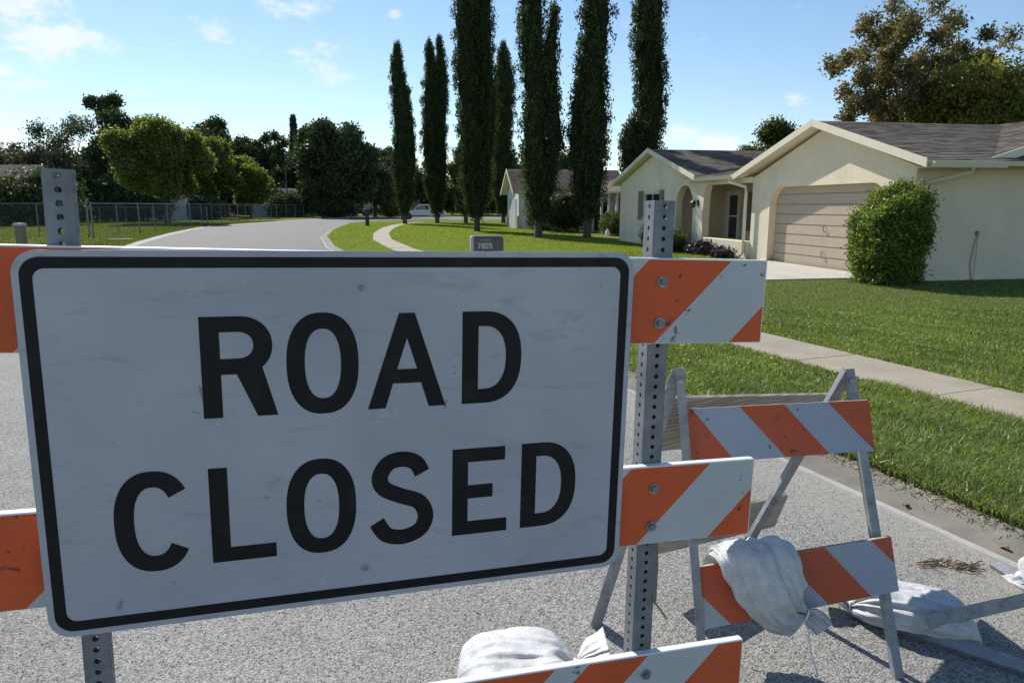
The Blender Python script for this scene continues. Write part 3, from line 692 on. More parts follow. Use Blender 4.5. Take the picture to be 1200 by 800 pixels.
def shrub(name, label, x, y, dims, mat, seed, leaf=.04, clumps=300, per=14, rc=.12, boxy=2.2, z=GZ, cat='bush', group=None, flare=0.0, core=True, skew=0.0):
    rg = np.random.default_rng(seed); root = empty(name, (x, y, z), HROT, label, cat, group)
    rx, ry, hh = dims
    d = rg.normal(size=(clumps, 3)); d /= (np.abs(d) ** boxy).sum(1)[:, None] ** (1 / boxy)
    lum = 1 + .06 * np.sin(d[:, 0] * 7 + seed) * np.cos(d[:, 2] * 8) + .05 * np.sin(d[:, 1] * 9)
    r = rg.uniform(.80, 1.02, clumps) * lum
    C = d * r[:, None] * np.array([rx, ry, hh / 2]) + np.array([0, 0, hh / 2]); k = 1 + flare * (C[:, 2:3] / hh - .5)
    C[:, :2] *= k; C[:, 2] += .05 * hh * np.sin(C[:, 0] * 5 + 1) * (C[:, 2] > hh * .6)
    C[:, 2] *= 1 + skew * C[:, 0] / rx + skew * .7 * np.sin(C[:, 1] * 6 + C[:, 0] * 5); C[:, 0] += skew * .5 * rx * (C[:, 2] / hh - .5) + .05 * rx * np.sin(C[:, 2] * 9)
    C[:, 2] = np.maximum(C[:, 2], .05)
    tb = np.clip(rg.normal(.42, .30, clumps), 0, 1)
    P = (C[:, None, :] + rg.normal(size=(clumps, per, 3)) * rc * .5).reshape(-1, 3); t = np.clip(np.repeat(tb, per) + rg.normal(0, .12, clumps * per), 0, 1)
    fo = link('foliage', raw_mesh('foliage', leaf_quads(P, leaf, rg, aspect=.42).reshape(-1, 3), None, 4, M[mat], t), None, root)
    if core:
        mb = MB(); nu, nv = 18, 10
        for i in range(nv + 1):
            ph = math.pi * i / nv - math.pi / 2
            for j in range(nu):
                th = 2 * math.pi * j / nu; v = np.array([math.cos(ph) * math.cos(th), math.cos(ph) * math.sin(th), math.sin(ph)])
                v = v / (np.abs(v) ** boxy).sum() ** (1 / boxy) * .82; zz = v[2] * hh / 2 + hh / 2; kk = 1 + flare * (zz / hh - .5)
                mb.v.append((v[0] * rx * kk, v[1] * ry * kk, zz))
        for i in range(nv):
            for j in range(nu): mb.f.append((i * nu + j, i * nu + (j + 1) % nu, (i + 1) * nu + (j + 1) % nu, (i + 1) * nu + j)); mb.m.append(0)
        mb.build('light_block_core', M['core'], fo, smooth=True)  # added dark core that stops light between the leaves
    st = MB()
    for i in range(5): st.tube([(rg.uniform(-.2, .2) * rx, rg.uniform(-.2, .2) * ry, 0), (rg.uniform(-.5, .5) * rx, rg.uniform(-.5, .5) * ry, hh * .6)], [.02 * hh + .005, .01], 5)
    st.build('stem', M['bark'], root)
    return root
p = hw(-.80, 5.85)
shrub('tall_clipped_bush', 'tall clipped leafy green bush at the corner of the garage', p.x, p.y, (.53, .56, 1.70), 'hedge', 71, leaf=.038, clumps=2800, per=26, rc=.15, boxy=5, flare=.20, skew=.10)
p = hw(-1.1, -4.9)
shrub('round_bush', 'low rounded green bush in front of the porch arch', p.x, p.y, (.55, .9, .72), 'midleaf', 72, leaf=.03, clumps=700, per=14, rc=.09, boxy=2.8)
for i, (s_, hh, lab) in enumerate([(-3.4, .34, 'dark purple leaved plant by the low porch wall, left one'), (-2.7, .42, 'dark purple leaved plant by the low porch wall, middle one'), (-1.5, .28, 'dark purple leaved plant beside the downspout foot')]):
    p = hw(-.75, s_); shrub('purple_plant', lab, p.x, p.y, (.3, .36, hh), 'purple', 73 + i, leaf=.05, clumps=120, per=10, rc=.1, core=False, group='purple plants along the porch')
p = hw(-.7, -7.7); shrub('small_bush', 'small green bush under the shuttered window', p.x, p.y, (.3, .4, .9), 'midleaf', 78, leaf=.03, clumps=200, per=12, rc=.1)
p = at(700, 270, 38); shrub('flower_bed_plants', 'tangle of garden plants beside the neighbouring house wall', 5.4, 39, (.5, 1.2, 1.2), 'midleaf', 79, leaf=.06, clumps=300, per=12, rc=.2)
shrub('shade_bush', 'dark shrub at the foot of the large oak', -24.3, 99.5, (3.4, 2.0, 2.3), 'darkleaf', 80, leaf=.14, clumps=300, per=12, rc=.4)
shrub('yellow_bush', 'yellow flowering bush beside the dark red truck', -17.2, 104, (1.6, 1.2, 2.4), 'yellowleaf', 81, leaf=.12, clumps=200, per=12, rc=.3)
for i, (px, yy, wd, hh, lab) in enumerate([(640, 47, 1.3, 2.2, 'dark hedge bush behind the trunk of the fifth cypress'), (662, 44, 1.5, 2.4, 'dark hedge bush between the fifth and sixth cypress'), (700, 46, 1.5, 1.6, 'low bush in the shade right of the sixth cypress')]):
    p = at(px, 241, yy); shrub('hedge_bush', lab, p.x, yy, (wd, .8, hh), 'darkleaf', 84 + i, leaf=.08, clumps=350, per=12, rc=.25)
for i, (px, yy, wd, hh, lab) in enumerate([(-30, 57, 3.0, 4.0, 'dark bush below the grey roof at the left edge'), (12, 58, 3.2, 3.6, 'dark round bush in front of the far left house'), (52, 60, 3.2, 4.4, 'dark bush beside the steel post, left side')]):
    p = at(px, 241, yy); shrub('dark_bush', lab, p.x, yy, (wd, 2, hh), 'darkleaf', 110 + i, leaf=.15, clumps=350, per=12, rc=.5)
for i, (px, yy, wd, hh) in enumerate([(60, 74, 9, 4.6), (130, 84, 8, 4.2), (230, 108, 9, 4), (-60, 74, 12, 4.6), (340, 122, 10, 4.5), (560, 125, 12, 5)]):
    p = at(px, 241, yy); shrub('boundary_hedge', ['dark hedge at far left behind the fence', 'dark hedge behind the first fence trees', 'dark hedge behind the middle fence trees', 'dark hedge outside the left edge', 'dark hedge behind the pale far house', 'far hedge across the end of the road'][i], p.x, yy, (wd, 2, hh), 'darkleaf', 90 + i, leaf=.22, clumps=500, per=12, rc=.6)

# ------------------------------------------------------------------ house helpers
def roof_slope(parent, e0, e1, r1, r0, mat, thick=.10, tab=(.32, .145), seed=0, name='roof'):
    """e0-e1 along the eave, r0-r1 along the ridge (local coordinates); slab plus overlapping shingle tabs"""
    e0, e1, r1, r0 = map(Vector, (e0, e1, r1, r0)); nrm = (e1 - e0).cross(r0 - e0).normalized()
    if nrm.z < 0: nrm = -nrm
    mb = MB(); dn = -nrm * thick
    mb.hexa([e0 + dn, e1 + dn, r1 + dn, r0 + dn], [e0, e1, r1, r0])
    slab = mb.build(name, M['trim'], parent)
    rg = random.Random(seed); L1 = (e1 - e0).length; H1 = (r0 - e0).length
    rows = max(1, int(H1 / tab[1])); V = []; T = []
    for j in range(rows):
        v0 = j / rows; v1 = min(1.0, (j + 1.25) / rows); n = max(1, int(L1 / tab[0])); off = rg.random()
        for i in range(-1, n + 1):
            u0 = max(0, (i + off) / n); u1 = min(1, (i + 1 + off) / n)
            if u1 - u0 < .001: continue
            u1 -= .004 / L1
            q = lambda u, v: e0.lerp(e1, u).lerp(r0.lerp(r1, u), v)
            lift0 = .016 + rg.uniform(0, .006); lift1 = .004
            V += [q(u0, v0) + nrm * lift0, q(u1, v0) + nrm * lift0, q(u1, v1) + nrm * lift1, q(u0, v1) + nrm * lift1]; T.append(rg.random())
            V += [q(u0, v0) + nrm * .001, q(u1, v0) + nrm * .001, q(u1, v0) + nrm * lift0, q(u0, v0) + nrm * lift0]; T.append(T[-1])
    me = raw_mesh('shingles', np.array([tuple(v) for v in V]), None, 4, mat, np.array(T))
    o = link('shingles', me, None, slab); o['kind'] = 'stuff'
    return slab
def wall_yz(name, outline, x, thick, mat, parent, holes=()):
    """panel in the local yz plane at x (outer face), thickness towards +x"""
    me = fill2d([outline] + list(holes), thick); me.materials.append(mat)
    o = link(name, me, None, parent); o.matrix_local = Matrix(((0, 0, 1, x + thick / 2), (1, 0, 0, 0), (0, 1, 0, 0), (0, 0, 0, 1)))
    return o
def wall_xz(name, outline, y, thick, mat, parent, holes=()):
    me = fill2d([outline] + list(holes), thick); me.materials.append(mat)
    o = link(name, me, None, parent); o.matrix_local = Matrix(((1, 0, 0, 0), (0, 0, -1, y + thick / 2), (0, 1, 0, 0), (0, 0, 0, 1)))
    return o
def arc(cx, cy, r, a0, a1, n=8): return [(cx + r * math.cos(R(a0 + (a1 - a0) * i / n)), cy + r * math.sin(R(a0 + (a1 - a0) * i / n))) for i in range(n + 1)]

# ------------------------------------------------------------------ the cream house (local: x into the lot, y away from the camera)
H = empty('cream_house', HO, HROT, 'single storey cream stucco house with tan garage door, arched porch and grey shingle roofs', 'house')
ST = M['stucco']; EZ = 2.45
gw = wall_yz('wall', [(1.0, 0), (0, 0)] + [(0, 1.66)] + arc(-.48, 1.66, .48, 0, 90)[1:] + arc(-4.27, 1.66, .48, 90, 180) + [(-4.75, 0), (-5.62, 0), (-5.62, EZ - .02), (-2.31, 3.50), (1.0, EZ - .02)], -.14, .22, ST, H)
# garage door
gd = empty('garage_door', (0, 0, 0)); gd.parent = H
for i in range(8):
    mb = MB(); z0_ = .06 + i * .268
    for (zz0, zz1, dx) in ((.0, .014, .022), (.014, .25, 0), (.25, .264, .012)):
        mb.box(.065 + dx, .12, -4.9, .15, z0_ + zz0, z0_ + zz1)
    mb.build('panel', M['garage'], gd)
HX = .06
for z_ in (1.05, .40):
    mb = MB(); mb.tube([(.06, -2.34, z_ + .08), (.01, -2.34, z_ + .06), (.01, -2.38, z_ - .06), (.06, -2.38, z_ - .08)], .012, 6); mb.build('handle', M['shutter'], gd)
# side wall of garage and main body
wall_xz('wall', [(0.082, 0), (9.2, 0), (9.2, EZ - .02), (5.1, 3.55), (1.25, EZ), (1.0, EZ + .0), (0.082, EZ)], -5.62, .2, ST, H)
mb = MB(); mb.box(-.245, -.003, -5.62, -5.52, 0, EZ - .01)
# porch wing
oz = 2.32
wing_out = [(12.5, 0), (6.30, 0), (6.30, 1.62)] + arc(5.57, 1.62, .73, 180, 0, 14)[1:-1] + [(4.84, 1.62), (4.84, 0), (4.0, 0), (4.10, 1.5), (4.0, oz), (4.0, 2.55), (4.6, 2.60), (8.6, 3.66), (12.5, 2.60)]
# order outline counter-clockwise with the arch opening reaching the ground
wing_out = [(12.5, 0), (6.30, 0), (6.30, 1.62)] + [(p_[0], p_[1]) for p_ in arc(5.57, 1.62, .73, 0, 180, 14)][1:-1] + [(4.84, 1.62), (4.84, 0), (4.0, 0), (4.06, 1.1), (4.02, 2.0), (3.9, oz), (3.9, 2.5), (4.6, 2.55), (8.6, 3.62), (12.5, 2.58)]
win = [(9.58, 1.15), (7.94, 1.15), (7.94, 2.13), (9.58, 2.13)]
wall_yz('wall', wing_out, -.25, .25, ST, H, [win])
wall_xz('wall', [(-.002, 0), (5, 0), (5, 2.5), (-.002, 2.5)], 12.5, -.2, ST, H)
# low porch wall, header over the porch opening
mb = MB(); mb.box(-.245, -.02, 1.003, 4.0, 0, .58); mb.build('porch_wall', ST, H, bevel=.02)
mb = MB(); mb.box(-.245, -.02, 1.003, 3.897, 2.30, 2.46); mb.build('porch_beam', ST, H)
# porch interior
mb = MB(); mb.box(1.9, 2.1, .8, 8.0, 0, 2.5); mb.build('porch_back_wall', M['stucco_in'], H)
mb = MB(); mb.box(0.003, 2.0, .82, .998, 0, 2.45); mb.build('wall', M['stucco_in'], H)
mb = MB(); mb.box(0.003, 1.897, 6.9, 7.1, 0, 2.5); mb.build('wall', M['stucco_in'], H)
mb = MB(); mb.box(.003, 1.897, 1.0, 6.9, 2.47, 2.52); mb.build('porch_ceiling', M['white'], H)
mb = MB(); mb.box(-.2, 1.897, 1.0, 6.9, 0, .1); mb.build('porch_floor', M['drive'], H)
# front door with storm panes
fd = empty('front_door', (1.88, 5.92, .1)); fd.parent = H
mb = MB(); mb.box(-.03, .02, -.5, .5, 0, 2.05); mb.build('door_leaf', M['white'], fd)
mb = MB(); mb.box(-.045, -.03, -.28, .28, .35, 1.12); mb.box(-.045, -.03, -.28, .28, 1.18, 1.9); mb.build('pane', M['glass'], fd)
mb = MB(); mb.box(-.10, -.03, -.55, -.5, 0, 2.1); mb.box(-.10, -.03, .5, .55, 0, 2.1); mb.box(-.10, -.03, -.5, .5, 2.05, 2.1); mb.build('door_frame', M['trim'], fd)
mb = MB(); mb.tube([(-.03, -.40, 1.0), (-.09, -.40, 1.0), (-.09, -.34, 1.0)], .012, 6); mb.build('door_handle', M['bolt'], fd)
mb = MB(); mb.box(1.85, 1.897, 4.62, 5.07, .75, 2.1)
for i in range(16): mb.box(1.835, 1.85, 4.66, 5.03, .79 + i * .08, .79 + i * .08 + .05)
mb.build('shutter', M['shutter'], H)
# window in the wing with shutters
wn = empty('window', (-.2, 8.76, 1.15)); wn.parent = H
mb = MB(); fr = ((-.82, -.77, 0, .98), (.77, .82, 0, .98), (-.77, .77, 0, .05), (-.77, .77, .93, .98), (-.77, .77, .47, .51), (-.02, .02, .05, .93))
for (a_, b_, c_, d_) in fr: mb.box(-.0, .06, a_, b_, c_, d_)
mb.build('frame', M['white'], wn)
mb = MB(); mb.box(.02, .03, -.77, .77, .05, .93); mb.build('pane', M['glass'], wn)
mb = MB(); mb.box(-.10, .0, -.86, .86, -.07, -.003); mb.build('sill', ST, wn)
for (y0_, y1_) in ((-1.32, -.87), (.87, 1.42)):
    mb = MB(); mb.box(-.075, -.052, y0_, y1_, -.1, 1.08)
    for i in range(14): mb.box(-.092, -.075, y0_ + .04, y1_ - .04, -.06 + i * .08, -.06 + i * .08 + .05)
    mb.build('shutter', M['shutter'], wn)
# roofs
SH = M['shingle']
roof_slope(H, (-.47, -6.27, EZ + .06), (6, -6.27, EZ + .06), (6, -2.31, 3.68), (-.47, -2.31, 3.68), SH, seed=1)
roof_slope(H, (6, 1.65, EZ + .06), (-.47, 1.65, EZ + .06), (-.47, -2.31, 3.68), (6, -2.31, 3.68), SH, seed=2)
roof_slope(H, (1.0, -.5, EZ + .05), (1.0, -6.0, EZ + .05), (5.1, -6.0, 3.72), (5.1, -.5, 3.72), SH, seed=3)
roof_slope(H, (9.4, -6.0, EZ), (9.4, 12.9, EZ), (5.1, 12.9, 3.72), (5.1, -6.0, 3.72), SH, seed=4)
roof_slope(H, (-.45, 5.2, 2.55), (-.45, 1.2, 2.55), (5.1, 1.2, 3.72), (5.1, 5.2, 3.72), SH, seed=5)
roof_slope(H, (-.52, 4.25, 2.60), (5.1, 4.25, 2.60), (5.1, 8.6, 3.80), (-.52, 8.6, 3.80), SH, seed=6)
roof_slope(H, (5.1, 12.95, 2.60), (-.52, 12.95, 2.60), (-.52, 8.6, 3.80), (5.1, 8.6, 3.80), SH, seed=7)
# rake boards, fascia, gutters
def rake(p0, p1, parent, th=.03, hgt=.17):
    mb = MB(); a, b = Vector(p0), Vector(p1); dz = Vector((0, 0, hgt))
    x = Vector((-th, 0, 0))
    mb.hexa([a - dz, b - dz, b - dz + x, a - dz + x], [a, b, b + x, a + x]); mb.build('fascia', M['trim'], parent)
rake((-.475, -6.29, EZ + .09), (-.475, -2.31, 3.72), H); rake((-.477, 1.67, EZ + .09), (-.477, -2.309, 3.72), H)
rake((-.525, 4.23, 2.64), (-.525, 8.6, 3.85), H); rake((-.527, 12.97, 2.64), (-.527, 8.601, 3.85), H)
mb = MB(); a, b = Vector((1.0, -6.02, EZ + .08)), Vector((5.1, -6.02, 3.76)); dz = Vector((0, 0, .17)); yv = Vector((0, -.03, 0))
mb.hexa([a - dz, b - dz, b - dz + yv, a - dz + yv], [a, b, b + yv, a + yv]); mb.build('fascia', M['trim'], H)
mb = MB(); a, b = Vector((9.3, -6.021, EZ + .08)), Vector((5.1, -6.021, 3.76)); mb.hexa([a - dz, b - dz, b - dz + yv, a - dz + yv], [a, b, b + yv, a + yv]); mb.build('fascia', M['trim'], H)
def gutter(p0, p1, outv, parent):
    mb = MB(); a, b = Vector(p0), Vector(p1); o_ = Vector(outv)
    mb.hexa([a, b, b + o_ * .08, a + o_ * .08], [a + Vector((0, 0, .11)), b + Vector((0, 0, .11)), b + o_ * .12 + Vector((0, 0, .11)), a + o_ * .12 + Vector((0, 0, .11))]); return mb.build('gutter', M['trim'], parent)
gutter((-.40, -6.275, EZ - .08), (1.3, -6.275, EZ - .08), (0, -1, 0), H)
gutter((-.456, 1.70, 2.43), (-.456, 4.2, 2.43), (-1, 0, 0), H)
mb = MB(); mb.box(-.40, 1.4, -6.26, -5.83, EZ - .075, EZ - .05); mb.build('soffit', M['trim'], H)
mb = MB(); mb.tube([(-.50, 1.75, 2.43), (-.50, 1.75, 2.33), (-.30, 1.15, 2.18), (-.29, 1.10, 2.0), (-.29, 1.10, .22), (-.36, 1.18, .12), (-.55, 1.4, .08)], .045, 8); mb.build('downspout', M['trim'], H)
mb = MB(); mb.tube([(.55, -6.32, EZ - .08), (.55, -6.30, EZ - .17), (.10, -5.72, EZ - .35), (-.05, -5.67, EZ - .40), (-.10, -5.665, .3)], .04, 8); mb.build('downspout', M['trim'], H)
# porch lantern
ln = empty('porch_lantern', (-.27, 4.42, 1.72)); ln.parent = H
mb = MB(); mb.box(-.01, .02, -.05, .05, -.1, .1); mb.tube([(-.01, 0, .05), (-.10, 0, .12), (-.16, 0, .06)], .012, 6); mb.build('bracket', M['black'], ln)
mb = MB(); mb.hexa([(-.20, -.045, -.16), (-.12, -.045, -.16), (-.12, .045, -.16), (-.20, .045, -.16)], [(-.23, -.07, .02), (-.09, -.07, .02), (-.09, .07, .02), (-.23, .07, .02)])
mb.hexa([(-.24, -.08, .02), (-.08, -.08, .02), (-.08, .08, .02), (-.24, .08, .02)], [(-.18, -.02, .09), (-.14, -.02, .09), (-.14, .02, .09), (-.18, .02, .09)]); mb.build('lamp_shade', M['black'], ln)
# cable and outlet on the side wall
p_ = Vector((1.45, -5.63, 0))
mb = MB(); mb.box(1.42, 1.48, -5.66, -5.622, 1.02, 1.10); mb.build('outlet_box', M['shutter'], H)
mb = MB(); mb.tube([(1.45, -5.65, 1.02), (1.40, -5.65, .8), (1.36, -5.64, .4), (1.44, -5.64, .04)], .008, 5); mb.build('cable', M['shutter'], H)
mb = MB(); mb.tube([(1.50, -5.64, 1.05), (1.49, -5.64, .04)], .010, 5); mb.build('conduit', M['trim'], H)

# ------------------------------------------------------------------ neighbouring white house behind the cypresses
H2 = empty('white_house', (1.75, 52.5, 0), HROT, 'white gabled house with brown roof half hidden behind the cypresses', 'house')
W2 = M['white']
wall_yz('wall', [(1.9, 0), (-2.3, 0), (-2.3, 2.5), (-.2, 3.9), (1.9, 2.5)], -1.75, .2, W2, H2)
wall_xz('wall', [(-1.549, 0), (9, 0), (9, 2.5), (-1.549, 2.5)], -2.3, .2, W2, H2)
roof_slope(H2, (-2.2, -2.7, 2.5), (6, -2.7, 2.5), (6, -.2, 4.15), (-2.2, -.2, 4.15), M['shingle2'], seed=21)
roof_slope(H2, (6, 2.3, 2.5), (-2.2, 2.3, 2.5), (-2.2, -.2, 4.15), (6, -.2, 4.15), M['shingle2'], seed=22)
rake((-2.205, -2.72, 2.52), (-2.205, -.2, 4.2), H2, .04, .2); rake((-2.206, 2.32, 2.52), (-2.206, -.199, 4.2), H2, .04, .2)
mb = MB(); mb.box(-1.80, -1.752, -1.5, 1.2, 0, 2.1); mb.build('garage_door', M['paintw'], H2)
mb = MB(); mb.box(-1.84, -1.752, -2.28, -1.5, 0, .95); mb.build('stone_veneer', M['stone'], H2)
mb = MB(); mb.box(-1.84, -1.752, 1.2, 1.88, 0, .95); mb.build('stone_veneer', M['stone'], H2)
mb = MB(); mb.box(-1.80, -1.752, -.45, .15, 2.7, 3.1); mb.build('vent', M['trim'], H2)
# body right of the garage, brown roof, windows
H3 = empty('tan_roofed_house', (6.2, 40.0, 0), HROT, 'low house with brown shingle roof and white posts left of the cream porch gable', 'house')
mb = MB(); mb.box(.6, 6, -1.0, 8, 0, 2.4); mb.build('wall', M['farhouse'], H3)
roof_slope(H3, (-.5, 8.5, 2.4), (-.5, -1.5, 2.4), (3.4, -1.5, 3.75), (3.4, 8.5, 3.75), M['shingle2'], seed=23)
roof_slope(H3, (7.3, -1.5, 2.4), (7.3, 8.5, 2.4), (3.4, 8.5, 3.75), (3.4, -1.5, 3.75), M['shingle2'], seed=24)
for yy in (-.9, .5, 1.9, 3.3, 5.0): mb = MB(); mb.box(-.35, -.22, yy - .06, yy + .06, 0, 2.35); mb.build('porch_post', M['white'], H3)
for yy in (.2, 2.5, 5.0):
    wq = empty('window', (.58, yy, .9)); wq.parent = H3
    mb = MB(); mb.box(-.03, 0, -.55, .55, -.05, 1.25); mb.build('frame', M['white'], wq)
    mb = MB(); mb.box(-.045, -.031, -.48, .48, .02, 1.18); mb.build('pane', M['glass'], wq)
gutter((-.52, -1.5, 2.3), (-.52, 8.5, 2.3), (-1, 0, 0), H3)
mb = MB(); mb.tube([(-.5, -1.2, 2.3), (-.2, -1.05, 2.05), (-.1, -1.05, .2)], .05, 6); mb.build('downspout', M['trim'], H3)
# garden ornament and small bench near the flower bed
o = empty('garden_figure', (5.05, 38.2, GZ), 0, 'small white and orange garden ornament beside the sixth cypress trunk', 'ornament')
mb = MB(); mb.tube([(0, 0, 0), (0, 0, .2), (0, 0, .32), (0, 0, .40)], [.16, .14, .06, .02], 8); mb.build('body', M['white'], o)
mb = MB(); mb.tube([(0, 0, 0.0), (0.3, 0, 0.05), (.5, 0, .08)], [.07, .09, .03], 8); mb.build('base', M['ochre'], o)
# far houses
def far_house(label, px, yy, wd, dp, hh, rh, mat, roofm, windows):
    p = at(px, 241, yy); root = empty('far_house', (p.x, yy, 0), 0, label, 'house')
    mb = MB(); mb.box(-wd / 2, wd / 2, 0, dp, 0, hh); mb.build('wall', mat, root)
    roof_slope(root, (-wd / 2 - .4, -.5, hh), (wd / 2 + .4, -.5, hh), (wd / 2 - 1, dp / 2, hh + rh), (-wd / 2 + 1, dp / 2, hh + rh), roofm, seed=int(px))
    roof_slope(root, (wd / 2 + .4, dp + .5, hh), (-wd / 2 - .4, dp + .5, hh), (-wd / 2 + 1, dp / 2, hh + rh), (wd / 2 - 1, dp / 2, hh + rh), roofm, seed=int(px) + 1)
    for (x_, w_) in windows:
        wq = empty('window', (x_, -.02, 1.0)); wq.parent = root
        mb = MB(); mb.box(-w_ / 2 - .08, w_ / 2 + .08, -.03, 0, -.08, 1.28); mb.build('frame', M['white'], wq)
        mb = MB(); mb.box(-w_ / 2, w_ / 2, -.05, -.031, 0, 1.2); mb.build('pane', M['glass'], wq)
shrub('dark_bush', 'dark shrubs in front of the pale house beyond the fence', at(338, 241, 100).x, 100, (3.2, 1.5, 3.0), 'darkleaf', 120, leaf=.18, clumps=300, per=12, rc=.5)
shrub('dark_bush', 'dark shrubs beneath the middle yellow green tree', at(236, 241, 84).x, 84, (3.0, 1.5, 2.3), 'darkleaf', 121, leaf=.18, clumps=300, per=12, rc=.5)
shrub('dark_bush', 'dark shrubs left of the rounded yellow green tree trunk', at(150, 241, 74).x, 74, (4.2, 1.5, 2.8), 'darkleaf', 122, leaf=.18, clumps=300, per=12, rc=.5)
far_house('pale house beyond the fence behind the small green trees', 352, 108, 14, 7, 2.7, 1.5, M['farhouse'], M['shingle'], [(-4, 1.6), (-.5, 1.6), (3, 1.2)])
far_house('white building seen under the crowns of the yellow green trees', 199, 82, 3.4, 5, 2.5, .6, M['white'], M['shingle'], [(-.6, .6)])
far_house('grey roofed house at the far left edge of the picture', -22, 66, 9, 7, 3.4, 2.0, M['farhouse'], M['shingle'], [(2, 1.2)])
far_house('pale house half hidden behind the mossy tree and the trucks', 458, 120, 9, 7, 2.8, 2.0, M['farhouse'], M['shingle'], [(-2, 1.4), (2, 1.4)])

# ------------------------------------------------------------------ chain link fence
def fence(pts, label, hgt=1.75, gates=()):
    root = empty('chain_link_fence', (pts[0][0], pts[0][1], 0), 0, label, 'fence', None)
    O_ = Vector((pts[0][0], pts[0][1], 0)); rail = MB(); wires = MB()
    for i in range(len(pts) - 1):
        a = Vector((*pts[i], 0)) - O_; b = Vector((*pts[i + 1], 0)) - O_; Lh = (b - a).length; n = max(1, round(Lh / 2.9))
        for k in range(n + (1 if i == len(pts) - 2 else 0)):
            p = a.lerp(b, k / n); mb = MB(); r_ = .045 if k == 0 else .03
            mb.tube([p, p + Vector((0, 0, hgt + (.08 if k == 0 else .0)))], r_, 8); mb.build('post', M['galv'], root)
        mb = MB(); mb.tube([a + Vector((0, 0, hgt)), b + Vector((0, 0, hgt))], .026, 6); mb.build('rail', M['galv'], root)
        st = .16; m = int(Lh / st); d = (b - a) / Lh; up = Vector((0, 0, 1)); sd = d.cross(up) * .0018
        for k in range(-int(hgt / st), m):
            for sg in (1, -1):
                t0 = k * st; t1 = t0 + hgt
                z0_, z1_ = (0.06, hgt) if sg > 0 else (hgt, .06)
                if t0 < 0: z0_ = z0_ + (z1_ - z0_) * (-t0 / (t1 - t0)); t0 = 0
                if t1 > Lh: z1_ = z0_ + (z1_ - z0_) * ((Lh - t0) / (t1 - t0)); t1 = Lh
                if t1 <= t0: continue
                p0, p1 = a + d * t0 + up * z0_, a + d * t1 + up * z1_; wv = up * .0042
                wires.poly([p0 - wv, p1 - wv, p1 + wv, p0 + wv])
    o = wires.build('mesh', M['galv'], root); o['kind'] = 'stuff'
fence([(-21.7, 37.5), (-22.6, 44), (-24.8, 56), (-26.4, 70), (-28.5, 88), (-27.8, 101)], 'chain link fence running away along the left side of the road')
fence([(-21.9, 37.5), (-31, 39.5), (-45, 42)], 'chain link fence section running left from the corner post')
fence([(-26, 62), (-42, 66), (-60, 68)], 'second chain link fence farther back across the field', 1.5)

# ------------------------------------------------------------------ mailboxes
def mailbox(x, y, rz, z, label, mat, digits=False, post=(.05, .05), pm='mailbox'):
    root = empty('mailbox', (x, y, 0), rz, label, 'mailbox')
    mb = MB(); mb.box(-post[0], post[0], -post[1], post[1], 0, z); mb.build('post', M[pm], root)
    # local x: length; the door is at -x
    Lb, wb, hb = .46, .19, .235
    sec = [(-wb / 2, 0), (wb / 2, 0)] + [(q[0], q[1]) for q in arc(wb / 2 - .05, hb - .06, .05, 0, 80, 4)] + [(q[0], q[1]) for q in arc(-wb / 2 + .05, hb - .06, .05, 100, 180, 4)]
    b = MB(); n_ = len(sec); rings = [(-Lb / 2, 1), (Lb / 2 - .03, 1), (Lb / 2, .86)]
    for (xx, k_) in rings:
        for (yy, zz) in sec: b.v.append((xx, yy * k_, z + hb / 2 + (zz - hb / 2) * k_))
    for i in range(len(rings) - 1):
        for k in range(n_): b.f.append((i * n_ + k, i * n_ + (k + 1) % n_, (i + 1) * n_ + (k + 1) % n_, (i + 1) * n_ + k)); b.m.append(0)
    b.f.append(tuple(range(n_ - 1, -1, -1))); b.m.append(0); b.f.append(tuple(range(2 * n_, 3 * n_))); b.m.append(0)
    b.build('box', M[mat], root)
    d = MB()
    for (xx, k_) in ((-Lb / 2 - .003, 1.07), (-Lb / 2 - .03, 1.07), (-Lb / 2 - .045, .9)):
        for (yy, zz) in sec: d.v.append((xx, yy * k_, z + hb / 2 + (zz - hb / 2) * k_))
    for i in range(2):
        for k in range(n_): d.f.append((i * n_ + k, (i + 1) * n_ + k, (i + 1) * n_ + (k + 1) % n_, i * n_ + (k + 1) % n_)); d.m.append(0)
    d.f.append(tuple(range(n_))); d.m.append(0); d.f.append(tuple(range(3 * n_ - 1, 2 * n_ - 1, -1))); d.m.append(0)
    d.build('door', M['mailtop'], root)
    t = MB(); t.box(-Lb / 2 + .004, Lb / 2 - .05, -wb / 2 + .05, wb / 2 - .05, z + hb - .004, z + hb + .003); t.build('ridge', M['mailtop'], root)
    if digits:
        f = MB(); f.box(-.13, .03, -wb / 2 - .004, -wb / 2 - .001, z + .155, z + .185); f.build('name_plate', M['galv'], root)
        segs = {'7': [((0, 1), (1, 1)), ((1, 1), (.35, 0))], '8': [((0, 1), (1, 1)), ((0, .5), (1, .5)), ((0, 0), (1, 0)), ((0, 0), (0, 1)), ((1, 0), (1, 1))],
                '0': [((0, 1), (1, 1)), ((0, 0), (1, 0)), ((0, 0), (0, 1)), ((1, 0), (1, 1))], '9': [((0, 1), (1, 1)), ((0, .5), (1, .5)), ((0, .5), (0, 1)), ((1, 0), (1, 1)), ((0, 0), (1, 0))]}
        for i, ch in enumerate('7809'):
            m_ = MB(); x0_ = -.165 + i * .058
            for (p0, p1) in segs[ch]:
                m_.bar((x0_ + p0[0] * .034, -wb / 2 - .004 - .0003 * len(m_.f), z + .045 + p0[1] * .075), (x0_ + p1[0] * .034, -wb / 2 - .004 - .0003 * len(m_.f), z + .045 + p1[1] * .075), .002, .011, up=(.5, 0, .87) if p0[0] != p1[0] else (1, 0, 0))
            m_.build('digit', M['white'], root)
    return root
